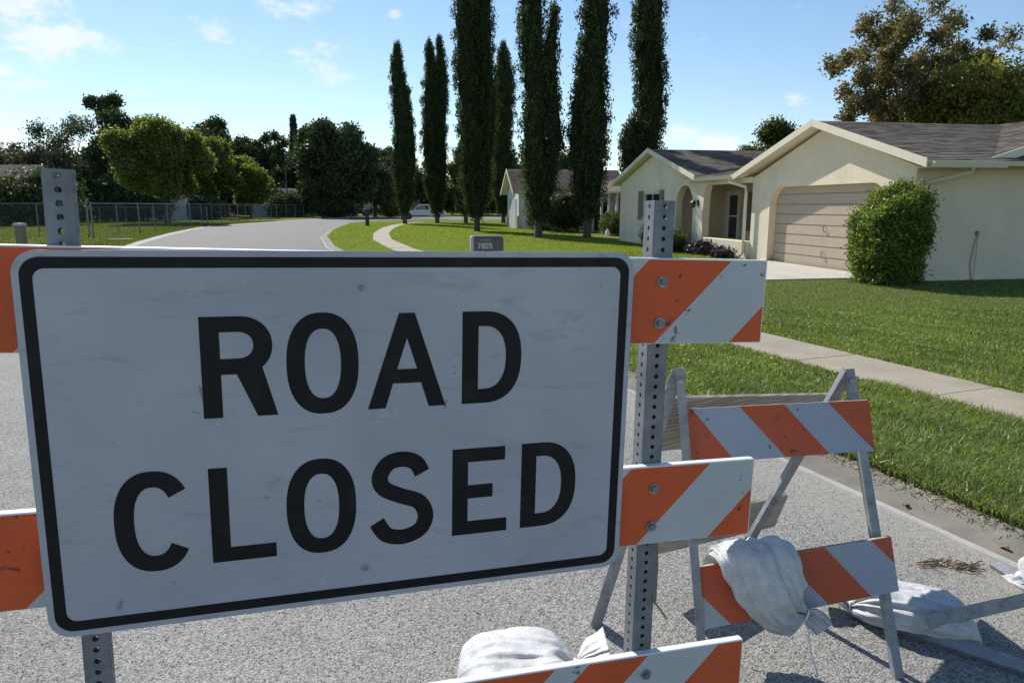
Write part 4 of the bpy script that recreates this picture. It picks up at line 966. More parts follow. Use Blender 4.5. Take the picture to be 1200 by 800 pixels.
pm_ = at(572, 284, 11.2)
mailbox(pm_.x, 11.2, R(8), pm_.z - .13, 'grey mailbox numbered 7809 just beyond the road closed sign', 'mailbox', True)
pm_ = at(430, 246, 57); mailbox(pm_.x, 57, R(5), 1.12, 'far mailbox on a thick dark post left of the sidewalk bend', 'black', False, (.14, .12), 'black')
pm_ = at(471, 246, 82); mailbox(pm_.x, 82, R(5), 1.1, 'farthest dark mailbox in front of the white pickup', 'black', False, (.12, .12), 'black')

# ------------------------------------------------------------------ vehicles
def pickup(label, x, y, rz, paint):
    root = empty('pickup_truck', (x, y, 0), rz, label, 'truck')
    prof = [(-2.7, .45), (-2.75, .95), (-2.65, 1.08), (-.9, 1.1), (-.88, 1.05), (.9, 1.08), (2.45, 1.0), (2.7, .85), (2.72, .45)]
    me = fill2d([prof], 1.75); o = link('body', me, M[paint], root); o.matrix_local = Matrix(((1, 0, 0, 0), (0, 0, -1, 0), (0, 1, 0, 0), (0, 0, 0, 1)))
    me = fill2d([[(-.95, 1.06), (-.8, 1.72), (-.6, 1.8), (.45, 1.8), (1.15, 1.08)]], 1.55); o = link('cab', me, M[paint], root); o.matrix_local = Matrix(((1, 0, 0, 0), (0, 0, -1, 0), (0, 1, 0, 0), (0, 0, 0, 1)))
    me = fill2d([[(-.75, 1.15), (-.68, 1.68), (.40, 1.68), (.95, 1.15)]], 1.58); o = link('window', me, M['glass'], root); o.matrix_local = Matrix(((1, 0, 0, 0), (0, 0, -1, 0), (0, 1, 0, 0), (0, 0, 0, 1)))
    for sx in (-1.75, 1.75):
        for sy in (-.82, .82):
            mb = MB(); mb.tube([(sx, sy - .12, .38), (sx, sy + .12, .38)], .38, 16); wq = mb.build('wheel', M['tyre'], root)
            mb = MB(); mb.tube([(sx, sy - .13, .38), (sx, sy + .13, .38)], .2, 12); mb.build('rim', M['galv'], wq)
    for sy in (-.7, .7): mb = MB(); mb.box(2.68, 2.74, sy - .15, sy + .15, .7, .9); mb.build('headlight', M['white'], root)
    mb = MB(); mb.box(2.70, 2.80, -.85, .85, .42, .6); mb.build('bumper', M['galv'], root)
p = at(494, 256, 90); pickup('white pickup truck parked past the leftmost cypress', p.x + .2, 90, R(184), 'paintw')
p = at(443, 252, 113); pickup('dark red pickup truck parked in front of the far hedge', p.x, 112, R(10), 'paintr')
p = at(412, 252, 118); pickup('dark pickup truck in shade below the large oak', p.x, 120, R(185), 'paintd')
# utility pole far left and pole behind fence
mb = MB(); mb.tube([(0, 0, 0), (0, 0, 7.2)], [.11, .08], 8); p = at(337, 241, 103); o = mb.build('utility_pole', M['galv'], loc=(p.x, 103, 0)); tag(o, 'thin pale pole standing among the trees left of the large oak', 'pole')
# green utility pedestal
root = empty('utility_box', (-16.3, 24.0, 0), 0, 'squat grey green utility pedestal in the grass at the left edge', 'utility box')
mb = MB(); mb.box(-.12, .12, -.11, .11, 0, .98); mb.build('body', M['shutter'], root, bevel=.01)
mb = MB(); mb.hexa([(-.17, -.14, .98), (.17, -.14, .98), (.17, .14, .98), (-.17, .14, .98)], [(-.15, -.12, 1.06), (.15, -.12, 1.06), (.15, .12, 1.06), (-.15, .12, 1.06)]); mb.build('lid', M['mailtop'], root)
p = gr(145, 284); root = empty('storm_drain_inlet', (p.x - .3, p.y + .3, 0), R(20), 'dark storm drain inlet in the left kerb', 'drain')
mb = MB(); mb.box(-.5, .5, -.25, .5, .03, .13); mb.build('cover', M['kerb'], root)
mb = MB(); mb.box(-.45, .45, -.27, -.251, .0, .1); mb.build('opening', M['black'], root)  # solid black slab, its colour stands in for the shade inside the drain mouth

# ================================================================== ROAD CLOSED sign (48 x 30 inches, pose from its four corners)
IN = .0254
sg_X = Vector((.95830739, .28398049, -.03165494)); sg_Y = None
def cam2w(v):      # camera (x right, y down, z forward) -> world directions
    c, s = math.cos(PITCH), math.sin(PITCH); x, yd, z = v
    return Vector((x, z * c - yd * (-s) * -1, 0)) if False else Vector((x, z * c + (-yd) * s, -z * s + (-yd) * c))
sX = cam2w((.95830739, -.03165494, .28398049)).normalized()
sD = cam2w((-.02213413, .9821754, .18665895))
sZ = (-(sD - sX * sD.dot(sX))).normalized()        # up
sN = sX.cross(sZ).normalized()                     # towards the camera
if sN.y > 0: sN = -sN
TL = Vector((0, 0, EYE)) + cam2w((-.89168824, -.16233105, 1.26693723))
SO = TL - sZ * (30 * IN)                           # bottom left corner of the panel
MS = Matrix(((sX.x, sZ.x, sN.x, SO.x), (sX.y, sZ.y, sN.y, SO.y), (sX.z, sZ.z, sN.z, SO.z), (0, 0, 0, 1)))
sroot = bpy.data.objects.new('road_closed_sign', None); COL.objects.link(sroot); sroot.matrix_world = MS
tag(sroot, 'big white rectangular sign reading ROAD CLOSED in black letters, bolted on the striped barricade', 'sign')
def rrect(x0, y0, x1, y1, r, n=8):
    return arc(x1 - r, y1 - r, r, 0, 90, n) + arc(x0 + r, y1 - r, r, 90, 180, n) + arc(x0 + r, y0 + r, r, 180, 270, n) + arc(x1 - r, y0 + r, r, 270, 360, n)
def inch(pts): return [(p[0] * IN, p[1] * IN) for p in pts]
# slightly wavy sheet: panel as a fine grid would hide little; keep the panel flat and 2.5 mm thick
me = fill2d([inch(rrect(0, 0, 48, 30, 1.7))], .0025); o = link('panel', me, [M['sign']], sroot)
def sign_print(name, outlines):
    me = fill2d([inch(ol) for ol in outlines], .0004); o = link(name, me, M['ink'], sroot, (0, 0, .00165)); return o
sign_print('border', [rrect(.48, .48, 47.52, 29.52, 1.35), rrect(1.3, 1.3, 46.7, 28.7, .8)])
def sup(cx, cy, a, b, t0, t1, n=28, e=2.35):
    out_ = []
    for i in range(n + 1):
        t = R(t0 + (t1 - t0) * i / n); c, s = math.cos(t), math.sin(t)
        out_.append((cx + a * math.copysign(abs(c) ** (2 / e), c), cy + b * math.copysign(abs(s) ** (2 / e), s)))
    return out_
SW = 1.4
def gO(cx, cy): return [sup(cx, cy, 2.8, 4.15, 0, 360, 56)[:-1], sup(cx, cy, 2.8 - SW, 4.15 - SW * .93, 0, 360, 56)[:-1]]
def gD(x, y): return [[(x, y), (x, y + 8)] + sup(x + 1.9, y + 4, 3.35, 4, 90, -90, 30), [(x + SW, y + SW * .9), ] + sup(x + 1.9, y + 4, 3.35 - SW, 4 - SW * .9, -90, 90, 30) + [(x + SW, y + 8 - SW * .9)]]
def gR(x, y): return [[(x, y), (x, y + 8), (x + 2.9, y + 8)] + sup(x + 2.9, y + 5.72, 2.35, 2.28, 90, -50, 18, 2.1) + [(x + 5.5, y), (x + 3.98, y), (x + 2.55, y + 3.44), (x + SW, y + 3.44), (x + SW, y)],
                      [(x + SW, y + 4.68)] + sup(x + 2.75, y + 5.74, 1.1, 1.04, -90, 90, 14, 2.1) + [(x + SW, y + 6.78)]]
def gA(x, y): return [[(x, y), (x + 2.6, y + 8), (x + 3.9, y + 8), (x + 6.5, y), (x + 5.06, y), (x + 4.42, y + 2.1), (x + 2.08, y + 2.1), (x + 1.44, y)], [(x + 2.42, y + 3.3), (x + 4.08, y + 3.3), (x + 3.25, y + 5.9)]]
def gL(x, y): return [[(x, y), (x, y + 8), (x + SW, y + 8), (x + SW, y + 1.22), (x + 4.9, y + 1.22), (x + 4.9, y)]]
def gE(x, y): return [[(x, y), (x, y + 8), (x + 4.75, y + 8), (x + 4.75, y + 6.75), (x + SW, y + 6.75), (x + SW, y + 4.62), (x + 3.65, y + 4.62), (x + 3.65, y + 3.38), (x + SW, y + 3.38), (x + SW, y + 1.25), (x + 5.0, y + 1.25), (x + 5.0, y)]]
def gC(cx, cy):
    o_ = sup(cx, cy, 2.8, 4.15, 34, 326, 50); i_ = sup(cx, cy, 2.8 - SW, 4.15 - SW * .93, 38, 322, 50); return [o_ + i_[::-1]]
def catmull(P, n=8):
    P = [P[0]] + list(P) + [P[-1]]; out_ = []
    for i in range(1, len(P) - 2):
        for k in range(n):
            t = k / n; q = []
            for d in (0, 1): q.append(.5 * (2 * P[i][d] + (P[i + 1][d] - P[i - 1][d]) * t + (2 * P[i - 1][d] - 5 * P[i][d] + 4 * P[i + 1][d] - P[i + 2][d]) * t * t + (3 * P[i][d] - P[i - 1][d] - 3 * P[i + 1][d] + P[i + 2][d]) * t ** 3))
            out_.append(tuple(q))
    out_.append(P[-2]); return out_
def gS():
    c = catmull([(29.0, 11.1), (28.45, 12.05), (27.35, 12.45), (26.1, 12.15), (25.4, 11.0), (25.75, 9.95), (27.1, 9.2), (28.7, 8.5), (29.3, 7.2), (28.8, 5.95), (27.35, 5.4), (25.9, 5.75), (25.1, 6.95)])
    l_, r_ = [], []
    for i, p in enumerate(c):
        a, b = c[max(0, i - 1)], c[min(len(c) - 1, i + 1)]; dx, dy = b[0] - a[0], b[1] - a[1]; q = math.hypot(dx, dy)
        l_.append((p[0] - dy / q * .68, p[1] + dx / q * .68)); r_.append((p[0] + dy / q * .68, p[1] - dx / q * .68))
    return [l_ + r_[::-1]]
for gl in (gR(11.95, 17), gO(21.0, 21.02), gA(24.5, 17), gD(32.42, 17), gC(7.9, 8.9), gL(12.0, 4.9), gO(20.6, 8.9), gS(), gE(31.65, 4.95), gD(37.95, 5.0)):
    sign_print('letter', gl)
for (bx, by) in ((24.1, 27.1), (24.05, 2.9)):
    mb = MB(); mb.tube([(0, 0, 0), (0, 0, .0015)], .0105, 20); wq = mb.build('washer', M['sign'], sroot, loc=(bx * IN, by * IN, .0013))
    mb = MB(); mb.tube([(0, 0, 0), (0, 0, .003), (0, 0, .0045)], [.0065, .0062, .003], 14); mb.build('bolt', M['bolt'], wq, loc=(0, 0, .0015))

# ================================================================== large striped barricade behind the sign
bO = Vector((0, 1.55362539, 0)); bX = Vector((.96358564, .26630061, -.02422192)); bN = Vector((.26672024, -.96363949, .01610121)); bZ = Vector((.01905344, .02197537, .99957694))
MBc = Matrix(((bX.x, -bN.x, bZ.x, bO.x), (bX.y, -bN.y, bZ.y, bO.y), (bX.z, -bN.z, bZ.z, bO.z), (0, 0, 0, 1)))   # local: x along boards, y away from the camera, z up
bc = bpy.data.objects.new('road_barricade', None); COL.objects.link(bc); bc.matrix_world = MBc
tag(bc, 'tall three board orange and white striped road barricade on perforated steel posts, carrying the sign', 'barricade')
BT = .022; BH = .203
def stripes(bounds, u0, u1, z0, z1, slope, first):
    """quads between successive slanted lines; bounds = x of each line on the lower edge"""
    hh = z1 - z0; res_ = []
    for i in range(len(bounds) - 1):
        a, b = bounds[i], bounds[i + 1]
        poly = [(a, z0), (b, z0), (b + slope * hh, z1), (a + slope * hh, z1)]
        for (side, lim) in ((1, u0), (-1, u1)):          # clip
            np_ = []
            for k in range(len(poly)):
                p, q = poly[k], poly[(k + 1) % len(poly)]; ip = side * (p[0] - lim) >= 0; iq = side * (q[0] - lim) >= 0
                if ip: np_.append(p)
                if ip != iq:
                    t = (lim - p[0]) / (q[0] - p[0]); np_.append((lim, p[1] + (q[1] - p[1]) * t))
            poly = np_
            if not poly: break
        if poly: res_.append((poly, (i + first) % 2))
    return res_
def bc_board(ztop, bounds, first, u1, tilt, bolts):
    u0 = -1.62
    b = MB(); b.box(u0, u1, 0, BT, ztop - BH, ztop); bo = b.build('board', M['plastic'], bc, bevel=.003); bo.rotation_euler = (0, tilt, 0); bo.location.x = -math.sin(tilt) * ztop
    s = MB()
    for poly, mi in stripes(bounds, u0 + .004, u1 - .004, ztop - BH + .002, ztop - .004, .97, first): s.poly([(p[0], -.0006, p[1]) for p in poly], mi)
    s.build('stripe_sheeting', [M['whites'], M['orange']], bo)
    for (bu, bz) in bolts:
        m_ = MB(); m_.tube([(bu, -.001, bz), (bu, -.004, bz)], .0135, 18); wq = m_.build('washer', M['bolt'], bo)
        m_ = MB(); m_.tube([(bu, -.004, bz), (bu, -.012, bz)], .0085, 6); m_.build('bolt', M['bolt'], wq) if False else m_.build('bolt', M['galv'], bo)
def bl(vals): return vals
bc_board(1.5235, [-1.66, -1.44, -1.216, -.996, -.775, -.555, -.335, -.115, .11, .326, .527, .74], 1, .618, .0135, [(.337, 1.468), (.336, 1.371)])
bc_board(1.0145, [-1.68, -1.46, -1.236, -1.018, -.797, -.575, -.355, -.135, .09, .305, .502, .72], 1, .624, .005, [(.343, .957), (.342, .859)])
bc_board(.508, [-1.62, -1.40, -1.18, -.96, -.74, -.52, -.30, -.09, .0, .162, .365, .57], 1, .632, 0, [(.349, .452), (.348, .36)])
# perforated posts
def perforated_post(u, side, h, parent, r_hole=.0056, deep=1.0):
    mb = MB(); s = side / 2; pitch = IN; n = int(h / pitch)
    for fi, (ax, nx) in enumerate((((1, 0), (0, -1)), ((0, 1), (1, 0)), ((-1, 0), (0, 1)), ((0, -1), (-1, 0)))):
        for k in range(n):
            z0_ = k * pitch; zc_ = z0_ + pitch / 2; P = lambda a, z: (nx[0] * s + ax[0] * a, (nx[1] * s + ax[1] * a) * deep, z)
            h2 = pitch / 2
            mb.poly([P(-s, z0_), P(-h2, z0_), P(-h2, z0_ + pitch), P(-s, z0_ + pitch)]); mb.poly([P(h2, z0_), P(s, z0_), P(s, z0_ + pitch), P(h2, z0_ + pitch)])
            m = 12
            for j in range(m):
                a0 = 2 * math.pi * j / m + math.pi / 4; a1 = 2 * math.pi * (j + 1) / m + math.pi / 4
                sq = lambda t: (max(-h2, min(h2, 1.4143 * h2 * math.cos(t))), max(-h2, min(h2, 1.4143 * h2 * math.sin(t))))
                q0, q1 = sq(a0), sq(a1)
                mb.poly([P(q0[0], zc_ + q0[1]), P(q1[0], zc_ + q1[1]), P(r_hole * math.cos(a1), zc_ + r_hole * math.sin(a1)), P(r_hole * math.cos(a0), zc_ + r_hole * math.sin(a0))])
    o = mb.build('post', M['galv'], parent, loc=(u, BT + s * deep + .001, 0))
    so = o.modifiers.new('wall', 'SOLIDIFY'); so.thickness = .0026; so.offset = 0
    return o
perforated_post(.345, .0508, 1.676, bc)
perforated_post(-.908, .0500, 1.69, bc, .0066, .36)
for u in (.345, -.905):
    mb = MB(); mb.box(u - .03, u + .03, -.45, .48, .0, .055); mb.build('base_foot', M['galv'], bc, bevel=.004)
mb = MB()
mb.bar((.372, .03, .80), (.376, .028, .72), .004, .014, up=(1, 0, 0)); mb.bar((.376, .028, .72), (.372, .02, .64), .004, .012, up=(1, 0, 0)); mb.bar((.372, .02, .64), (.40, .0, .60), .004, .012, up=(0, 1, 0))
mb.build('loose_strap', M['shutter'], bc)

# ================================================================== folding A-frame barricade
FR = {'FL': Vector((.685, 2.30, 0)), 'FR': Vector((1.36, 2.25, 0)), 'RL': Vector((.33, 2.57, 0)), 'RR': Vector((.98, 2.96, 0)), 'AL': Vector((.590, 2.45, 1.04)), 'AR': Vector((1.25, 2.57, 1.01))}
ar = empty('folding_barricade', (1.0, 2.5, 0), 0, 'low A-frame barricade with two striped boards, a sandbag slung over the lower one', 'barricade')
AO = Vector((1.0, 2.5, 0))
def Lbar(name, a, b, side, parent, w_=.031, th=.004, mat='galv2', front=Vector((0, -1, 0))):
    """L section: one flange facing front, one flange facing sideways"""
    a = Vector(a) - AO; b = Vector(b) - AO; d = (b - a).normalized(); sv = d.cross(front).normalized() * side; fv = sv.cross(d).normalized()
    if fv.dot(front) < 0: fv = -fv
    mb = MB()
    q = lambda p, s0_, s1_, f0, f1: [p + sv * s0_ + fv * f0, p + sv * s1_ + fv * f0, p + sv * s1_ + fv * f1, p + sv * s0_ + fv * f1]
    mb.hexa(q(a, -w_ / 2, w_ / 2, 0, th), q(b, -w_ / 2, w_ / 2, 0, th)); mb.hexa(q(a, w_ / 2 - th, w_ / 2, -w_ * .8, -.0002), q(b, w_ / 2 - th, w_ / 2, -w_ * .8, -.0002))
    return mb.build(name, M[mat], parent)
legs = {}
for nm, a, b, sd in (('FL', 'FL', 'AL', 1), ('FR', 'FR', 'AR', -1)):
    t = FR[b] + (FR[b] - FR[a]).normalized() * .03; legs[nm] = Lbar('leg', FR[a], t, sd, ar)
for nm, a, b, sd in (('RL', 'RL', 'AL', 1), ('RR', 'RR', 'AR', -1)):
    off = Vector((-.012, .012, 0)) ; t = FR[b] + off + (FR[b] - FR[a]).normalized() * .02; legs[nm] = Lbar('leg', FR[a] + Vector((0, 0, 0)), t, sd, ar, front=Vector((.1, -1, .25)), w_=.044 if nm == 'RL' else .031)
for k_ in ('AL', 'AR'):
    p = FR[k_] - AO; mb = MB(); mb.tube([p + Vector((0, -.022, -.012)), p + Vector((0, -.010, -.012))], .011, 10); mb.tube([p + Vector((0, -.010, -.012)), p + Vector((0, .04, -.012))], .006, 8); mb.build('pivot_bolt', M['bolt'], ar)
# boards: plane through the front legs
def plane_hit(px, py, P0, nn):
    d = ray(px, py); o_ = Vector((0, 0, EYE)); return o_ + d * ((P0 - o_).dot(nn) / d.dot(nn))
nf = (FR['FR'] - FR['FL']).cross((FR['AL'] + FR['AR']) / 2 - FR['FL']).normalized()
if nf.y > 0: nf = -nf
def px_board(name, corners, P0, nn, th, mats, stripe=None, parent=None):
    """corners in image order TL TR BR BL taken on a real plane; builds a plank with thickness behind that plane"""
    C_ = [plane_hit(*c, P0, nn) - AO for c in corners]
    mb = MB(); bk = -nn * th; mb.hexa([C_[3] + bk, C_[2] + bk, C_[2], C_[3]], [C_[0] + bk, C_[1] + bk, C_[1], C_[0]])
    bo = mb.build(name, mats[0], parent, bevel=.002)
    if stripe:
        lines, first = stripe; s = MB(); fo = nn * .0008
        TLc, TRc, BRc, BLc = [c + fo for c in C_]
        def tp(u): return TLc.lerp(TRc, u)
        def bt(u): return BLc.lerp(BRc, u)
        for i in range(len(lines) - 1):
            (t0, b0), (t1, b1) = lines[i], lines[i + 1]
            poly = []
            def cl(t, b):       # clip a line from top fraction t to bottom fraction b to [0,1]
                pt, pb = (t, 0.0), (b, 1.0)
                def inter(x): v = (x - t) / (b - t); return (x, v)
                if pt[0] < 0: pt = inter(0.0)
                if pb[0] < 0: pb = inter(0.0)
                if pt[0] > 1: pt = inter(1.0)
                if pb[0] > 1: pb = inter(1.0)
                return pt, pb
            q = lambda p: tp(p[0]).lerp(bt(p[0]), p[1])
            A0, A1 = cl(t0, b0); B0, B1 = cl(t1, b1)
            pts = [A0]
            if A0[1] > 0 and A0[0] <= 0 and B0[1] <= 0: pts.append((0.0, 0.0)) 
            pts.append(B0)
            if B1[0] >= 1 and B1[1] < 1 and A1[1] >= 1: pts += [B1, (1.0, 1.0)]
            else: pts.append(B1)
            pts.append(A1)
            uniq = []
            for p in pts:
                if not uniq or (abs(p[0] - uniq[-1][0]) + abs(p[1] - uniq[-1][1])) > 1e-5: uniq.append(p)
            if len(uniq) > 2: s.poly([q(p) for p in uniq], (i + first) % 2)
        s.build('stripe_sheeting', [mats[1], mats[2]], bo)
    return bo
P0 = FR['FL'] + nf * .012
top_c = [(800, 479), (1018, 468.5), (1025, 527.5), (806, 544)]
low_c = [(815, 664.7), (1044, 628.5), (1053.5, 692), (818.5, 738.5)]
def fx(x, a, b): return (x - a) / (b - a)
tl = [(-.3, -.06), (fx(811, 800, 1018), fx(862, 806, 1025)), (fx(867, 800, 1018), fx(922, 806, 1025)), (fx(919.5, 800, 1018), fx(973, 806, 1025)), (fx(970, 800, 1018), fx(1024.5, 806, 1025)), (1.25, 1.5)]
tl[0] = (-.02, -.01)
bt_ = px_board('board', top_c, P0, nf, .018, (M['wood'], M['blues'], M['orange2']), (tl, 1), ar)
ll = [(-.32, -.001), (fx(780, 815, 1044), fx(856, 818.5, 1053.5)), (fx(838, 815, 1044), fx(904, 818.5, 1053.5)), (fx(906, 815, 1044), fx(971, 818.5, 1053.5)), (fx(967, 815, 1044), fx(1022, 818.5, 1053.5)), (fx(1020, 815, 1044), fx(1078, 818.5, 1053.5)), (1.3, 1.5)]
lowb = px_board('board', low_c, P0, nf, .018, (M['wood'], M['blues'], M['orange2']), None, ar)
# lower board stripes clipped in board coordinates
def clip_stripes(bo, corners, P0, nn, lines_px, first):
    C_ = [plane_hit(*c, P0, nn) - AO + nn * .0008 for c in corners]; s = MB()
    for i in range(len(lines_px) - 1):
        poly = [(lines_px[i][0], 0), (lines_px[i + 1][0], 0), (lines_px[i + 1][1], 1), (lines_px[i][1], 1)]
        for (sd, lim) in ((1, 0.0), (-1, 1.0)):
            np_ = []
            for k in range(len(poly)):
                p, q = poly[k], poly[(k + 1) % len(poly)]; ip = sd * (p[0] - lim) >= 0; iq = sd * (q[0] - lim) >= 0
                if ip: np_.append(p)
                if ip != iq: t = (lim - p[0]) / (q[0] - p[0]); np_.append((lim, p[1] + (q[1] - p[1]) * t))
            poly = np_
            if not poly: break
        if poly: s.poly([C_[0].lerp(C_[1], u).lerp(C_[3].lerp(C_[2], u), v) for (u, v) in poly], (i + first) % 2)
    s.build('stripe_sheeting', [M['blues'], M['orange2']], bo)
clip_stripes(lowb, low_c, P0, nf, [(-.6, -.3), (fx(785, 815, 1044) - .02, fx(850, 818.5, 1053.5)), (fx(838, 815, 1044), fx(904, 818.5, 1053.5)), (fx(906, 815, 1044) + .0, fx(971, 818.5, 1053.5)), (fx(967, 815, 1044), fx(1022, 818.5, 1053.5)), (fx(1020, 815, 1044), fx(1078, 818.5, 1053.5)), (1.4, 1.6)], 1) if False else None
clip_stripes(lowb, low_c, P0, nf, [(-.6, -.3), (-.10, .165), (.19, .42), (.43, .655), (.664, .866), (.896, 1.105), (1.3, 1.5)], 0)
# remove the first sheeting of the upper board and rebuild it the same way
for ch in list(bt_.children): bpy.data.objects.remove(ch)
clip_stripes(bt_, top_c, P0, nf, [(-.5, -.25), (.05, .256), (.307, .53), (.548, .763), (.78, .998), (1.02, 1.25)], 1)
# rear planks
nr_ = (FR['RR'] - FR['RL']).cross((FR['AL'] + FR['AR']) / 2 - FR['RL']).normalized()
if nr_.y > 0: nr_ = -nr_
P1 = FR['RL'] - nr_ * .13
px_board('rear_plank', [(776, 467), (986, 462), (985, 508), (771, 529)], P1, nr_, .02, (M['wood'],), None, ar)
px_board('rear_plank', [(768, 616), (924, 580), (908, 617), (764, 651)], P1, nr_, .02, (M['wood'],), None, ar)

# ------------------------------------------------------------------ sandbags (lofted cloth shells)
def bag_mesh(stations, wrinkle=.012, seed=0, floor=None, nseg=120, sub=6, k1=9, tie=None, origin=Vector((0, 0, 0))):
    """stations: (centre, half width vector, half thickness vector, squareness)"""
    st = stations; rows = []
    idx = [i / sub for i in range((len(st) - 1) * sub + 1)]
    def interp(f, comp):
        i = int(f); t = f - i; g = lambda j: st[max(0, min(len(st) - 1, j))][comp]
        p0, p1, p2, p3 = g(i - 1), g(i), g(i + 1), g(i + 2)
        return .5 * (2 * p1 + (p2 - p0) * t + (2 * p0 - 5 * p1 + 4 * p2 - p3) * t * t + (3 * p1 - p0 - 3 * p2 + p3) * t ** 3)
    mb = MB()
    for f in idx:
        c = interp(f, 0); w_ = interp(f, 1); t_ = interp(f, 2)
        amp = wrinkle * (1.0 if tie is None else (.5 + 1.7 * math.exp(-((f - tie) / 2.4) ** 2)))
        for k in range(nseg):
            a = 2 * math.pi * k / nseg; ca, sa = math.cos(a), math.sin(a)
            e = .82; x_ = math.copysign(abs(ca) ** e, ca); y_ = math.copysign(abs(sa) ** e, sa)
            p = c + w_ * x_ + t_ * y_
            dirv = (w_ * ca + t_ * sa); R_ = dirv.length
            nn = dirv.normalized() if R_ > 1e-6 else Vector((0, 0, 1))
            q1 = mnoise.noise(Vector((ca * k1 * .32, sa * k1 * .32, f * .16 + seed * 7.1))); q2 = mnoise.noise(Vector((ca * k1 * .7 + 9, sa * k1 * .7, f * .22 + seed * 3.3)))
            cre = (.55 - abs(q1) * 2.6) + (.3 - abs(q2) * 1.6)
            lowf = mnoise.noise(Vector((p.x * 7, p.y * 7, p.z * 7)) + Vector((seed, 0, 0)))
            midf = mnoise.noise(Vector((p.x * 22, p.y * 22, p.z * 22)) + Vector((seed * 3, 5, 0)))
            sc_ = min(1, R_ / .05)
            p = p + nn * (cre * amp * (.35 + .65 * sc_) * min(1, R_ / .02) + lowf * .022 * sc_ + midf * .008 * sc_)
            if floor is not None and p.z < floor: p.z = floor + (p.z - floor) * .06
            mb.v.append(tuple(p - origin))
    for i in range(len(idx) - 1):
        for k in range(nseg):
            k2 = (k + 1) % nseg; mb.f.append((i * nseg + k, i * nseg + k2, (i + 1) * nseg + k2, (i + 1) * nseg + k)); mb.m.append(0)
    mb.f.append(tuple(range(nseg - 1, -1, -1))); mb.m.append(0); mb.f.append(tuple((len(idx) - 1) * nseg + k for k in range(nseg))); mb.m.append(0)
    return mb
V3 = Vector
def tie_ring(parent, c, ax, r, name='tie'):
    ax = ax.normalized(); u = ax.orthogonal().normalized(); v = ax.cross(u); mb = MB()
    pts = [c + (u * math.cos(2 * math.pi * k / 14) + v * math.sin(2 * math.pi * k / 14)) * r for k in range(15)]
    mb.tube(pts, .0035, 6, cap=False); mb.build(name, M['plastic'], parent, smooth=True)
def ground_bag(label, p_end, p_neck, p_tail, width, height, seed, k1=9):
    root = empty('sandbag', ((p_end + p_neck) / 2).xy.to_3d(), 0, label, 'sandbag'); o0 = root.location.copy()
    ax = (p_neck - p_end); Lg = ax.length; d = ax.normalized(); sd = d.cross(V3((0, 0, 1))).normalized(); up = sd.cross(d)
    prof = [(0.0, .62, .28), (.05, .90, .62), (.18, 1.02, .95), (.4, 1.06, 1.0), (.62, 1.0, .98), (.82, .84, .86), (.94, .42, .5), (1.0, .13, .20)]
    S = []
    for (t, w_, h_) in prof:
        c = p_end.lerp(p_neck, t); c = V3((c.x, c.y, c.z + height / 2 * h_)); S.append((c, sd * (width / 2 * w_), up * (height / 2 * h_), 0))
    nk = len(S) - 1; td = (p_tail - p_neck)
    for (t, w_, h_) in ((.25, .26, .18), (.6, .42, .16), (1.0, .52, .12)):
        c = p_neck.lerp(p_tail, t) + V3((0, 0, height * .12 + .02)); S.append((c, sd * (width / 2 * w_), up * (height / 2 * h_) , 0))
    mb = bag_mesh(S, .016, seed, .004, tie=nk, k1=k1, origin=o0)
    mb.build('cloth', M['bag'], root, smooth=True)
    tie_ring(root, p_neck + V3((0, 0, height * .1)) - o0, d, width * .085)
    return root
ground_bag('white sandbag on the asphalt behind the lowest striped board', V3((-.19, 2.26, -.01)), V3((.225, 2.27, .02)), V3((.34, 2.33, .06)), .34, .105, 1)
ground_bag('white sandbag pinned under loose steel legs, right of the A-frame', V3((1.80, 2.52, -.01)), V3((1.37, 2.66, .02)), V3((1.24, 2.73, .05)), .28, .125, 4, 7)
ground_bag('white sandbag cut by the right edge of the picture', V3((2.60, 2.85, 0)), V3((2.16, 2.76, .04)), V3((2.09, 2.73, .05)), .24, .15, 6)
# bag slung over the lower board
rootb = empty('sandbag', plane_hit(880, 690, P0, nf), 0, 'white sandbag slung over the lower striped board with its tied neck hanging down', 'sandbag'); ob = rootb.location.copy()
bx = (plane_hit(1044, 628.5, P0, nf) - plane_hit(815, 664.7, P0, nf)).normalized(); bu = nf.cross(bx).normalized()
if bu.z < 0: bu = -bu
tm = plane_hit(884, 652, P0, nf)               # on the board's top edge under the bag
S = []
def sb(off_x, off_n, off_u, hw_, th_, ang, turn=0):
    c = tm + bx * off_x + nf * off_n + bu * off_u; a = R(ang); t_ = R(turn)
    wv = bx * math.cos(t_) + bu * math.sin(t_)
    tv = (bu * math.cos(a) + nf * math.sin(a)) * th_; S.append((c, wv * hw_ * .93, tv * .9, 0))
sb(-.03, -.14, -.17, .06, .025, -95); sb(-.03, -.13, -.12, .12, .055, -90); sb(-.025, -.09, -.02, .138, .055, -55); sb(-.014, -.02, .024, .143, .038, 0)
sb(.000, .050, .006, .142, .048, 50); sb(.014, .072, -.06, .136, .058, 85, 4); sb(.030, .074, -.125, .122, .060, 92, 14); sb(.050, .072, -.170, .098, .056, 95, 34); sb(.078, .070, -.190, .062, .042, 95, 58); sb(.104, .068, -.196, .030, .026, 95, 62); sb(.120, .068, -.200, .014, .014, 95, 55)
nk = len(S) - 1
sb(.136, .068, -.212, .022, .013, 95, 40); sb(.155, .066, -.236, .034, .010, 95, 30); sb(.172, .066, -.262, .038, .005, 95, 25)
mb = bag_mesh(S, .025, 9, None, tie=nk, k1=8, origin=ob); mb.build('cloth', M['bag'], rootb, smooth=True)
nkp = S[nk][0] - ob; tie_ring(rootb, nkp, S[nk + 1][0] - S[nk][0], .019)
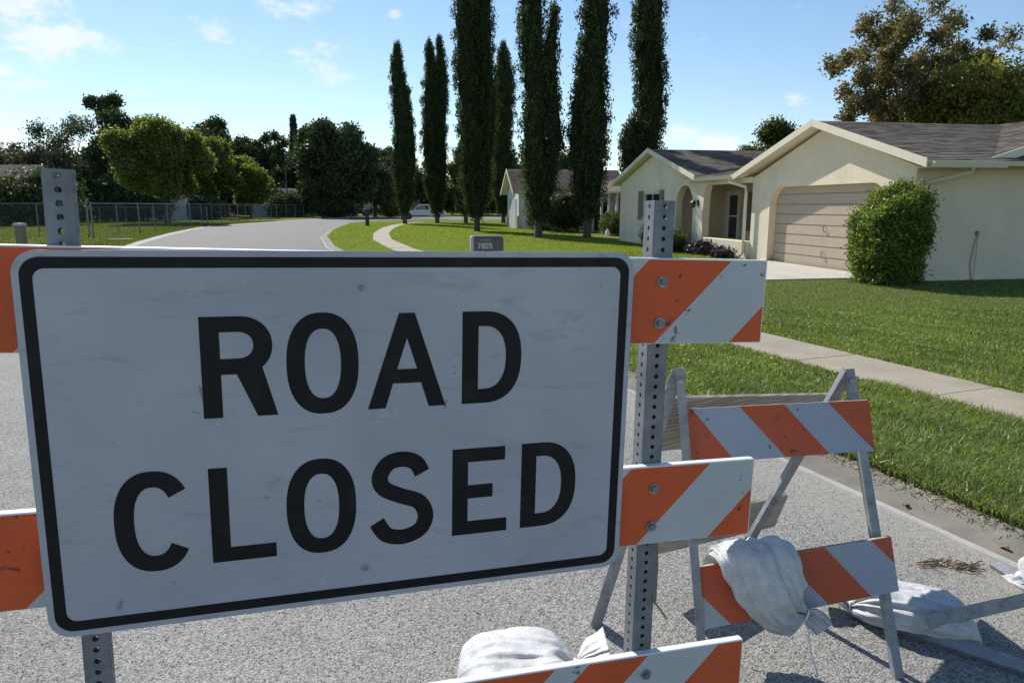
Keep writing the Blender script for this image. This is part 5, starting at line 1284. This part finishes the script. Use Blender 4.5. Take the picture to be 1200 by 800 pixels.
mb = MB(); mb.tube([nkp + V3((0, -.01, -.01)), nkp + V3((.01, -.02, -.08)), nkp + V3((.02, -.02, -.13)), nkp + V3((.045, -.02, -.20)), nkp + V3((.05, -.02, -.225))], .003, 5); mb.build('cord', M['plastic'], rootb)

# ------------------------------------------------------------------ collapsed barricade legs at right
AO = V3((1.9, 2.5, 0)); fb = empty('collapsed_barricade', AO, 0, 'fallen barricade frame of loose steel angle legs at the lower right corner', 'barricade')
UPV = V3((0, 0, 1))
Lbar('leg', V3((1.40, 2.62, .03)), V3((2.05, 2.08, .03)), 1, fb, .05, .004, front=V3((-.3, -.5, 1)))
Lbar('leg', plane_hit(1088, 728, V3((0, 2.44, 0)), V3((0, -1, 0))), V3((2.45, 2.52, .27)), 1, fb, .055, .004, front=V3((0, -1, .15)))
Lbar('leg', gr(1166, 660, .02), gr(1230, 700, .02), 1, fb, .05, .004, front=V3((-.2, -.3, 1)))

# ------------------------------------------------------------------ litter on the road
def litter():
    rg = random.Random(3); root = empty('dead_plant_strand', gr(1100, 662), 0, 'dry brown strand of dead plant lying on the asphalt near the kerb', 'dead plant'); mb = MB()
    for i in range(46):
        t = rg.random(); p = gr(1072 + 70 * t, 660 + 6 * t + rg.gauss(0, 2.5)) - root.location; L_ = rg.uniform(.03, .10); a = rg.gauss(.15, .5)
        mb.tube([p + V3((0, 0, .004)), p + V3((L_ / 2 * math.cos(a), L_ / 2 * math.sin(a), rg.uniform(.004, .016))), p + V3((L_ * math.cos(a), L_ * math.sin(a), .004))], [.002, .0026, .001], 4)
    mb.build('stalks', M['dead'], root)
    rootl = []
    for i, (px, py, lab) in enumerate([(1062, 592, 'curled tan leaf on the kerb lip beside the A-frame'), (1176, 641, 'curled tan leaf on the kerb near the right edge'), (1148, 617, None), (1098, 700, None)][:2]):
        p = gr(px, py, .02); m_ = MB(); n = 10; s_ = .035
        for j in range(n): t = j / (n - 1); m_.v += [(-s_ + 2 * s_ * t, -.014 * math.sin(math.pi * t), .012 * math.sin(t * 5)), (-s_ + 2 * s_ * t, .014 * math.sin(math.pi * t), .004 + .014 * math.cos(t * 4))]
        for j in range(n - 1): m_.f.append((2 * j, 2 * j + 1, 2 * j + 3, 2 * j + 2)); m_.m.append(0)
        o = m_.build('dead_leaf', M['ochre'], loc=p + V3((0, 0, .004))); o.rotation_euler = (0, 0, .6 + i); tag(o, lab, 'leaf')
litter()
# straw, sand lumps and clippings lying along the grass edge of the kerb
rg = np.random.default_rng(78); n = 3600
Y = rg.uniform(1.9, 9, n) ** 1.0; off = np.abs(rg.normal(0, .065, n)); X = kerb_x(Y) + .02 - off
k = off < .42; X, Y, off = X[k], Y[k], off[k]; n = len(X)
L_ = rg.uniform(.006, .028, n); th = rg.uniform(0, 6.28, n); zb = np.interp(off, [0, .1, .3, .42], [.062, .042, .02, .005]) + .002; wd = rg.uniform(.001, .003, n)
dx, dy = np.cos(th), np.sin(th)
V = np.stack([np.stack([X - dx * L_ - dy * wd, Y - dy * L_ + dx * wd, zb], 1), np.stack([X - dx * L_ + dy * wd, Y - dy * L_ - dx * wd, zb], 1), np.stack([X + dx * L_ + dy * wd, Y + dy * L_ - dx * wd, zb + .005], 1), np.stack([X + dx * L_ - dy * wd, Y + dy * L_ + dx * wd, zb + .005], 1)], 1)
M['straw'] = shinglemat('dry_straw', (.24, .20, .13), (.50, .43, .30))
o = link('clippings', raw_mesh('clippings', V.reshape(-1, 3), None, 4, M['straw'], rg.uniform(0, 1, n))); o['kind'] = 'stuff'; tag(o, 'dry grass clippings and straw scattered along the kerb', 'clippings')
# loose grit and aggregate chips on the asphalt near the camera
rg = np.random.default_rng(77); n = 14000
Y = rg.uniform(1.9, 6.5, n) ; X = rg.uniform(-1.0, 1.0, n) * (Y * .78 + .5)
k = X < kerb_x(Y) - .38; X, Y = X[k], Y[k]; n = len(X); s = rg.uniform(.0016, .0045, n)
tet = np.array([[1, 0, -.4], [-.5, .87, -.4], [-.5, -.87, -.4], [0, 0, 1.0]]); F_ = [(0, 1, 3), (1, 2, 3), (2, 0, 3)]
rot = rg.uniform(0, 6.28, n); V = []
cs, sn = np.cos(rot), np.sin(rot)
pts = np.stack([np.stack([X + s * (t[0] * cs - t[1] * sn), Y + s * (t[0] * sn + t[1] * cs), .0015 + s * (t[2] + .4) * .7], 1) for t in tet], 1)
V = np.stack([pts[:, f, :] for f in F_], 1).reshape(-1, 3)
M['chip'] = shinglemat('stone_chip', (.12, .115, .11), (.62, .60, .56))
o = link('grit', raw_mesh('grit', V, None, 3, M['chip'], np.repeat(rg.uniform(0, 1, n), 3))); o['kind'] = 'stuff'; tag(o, 'loose pale stone grit scattered on the worn asphalt', 'gravel')
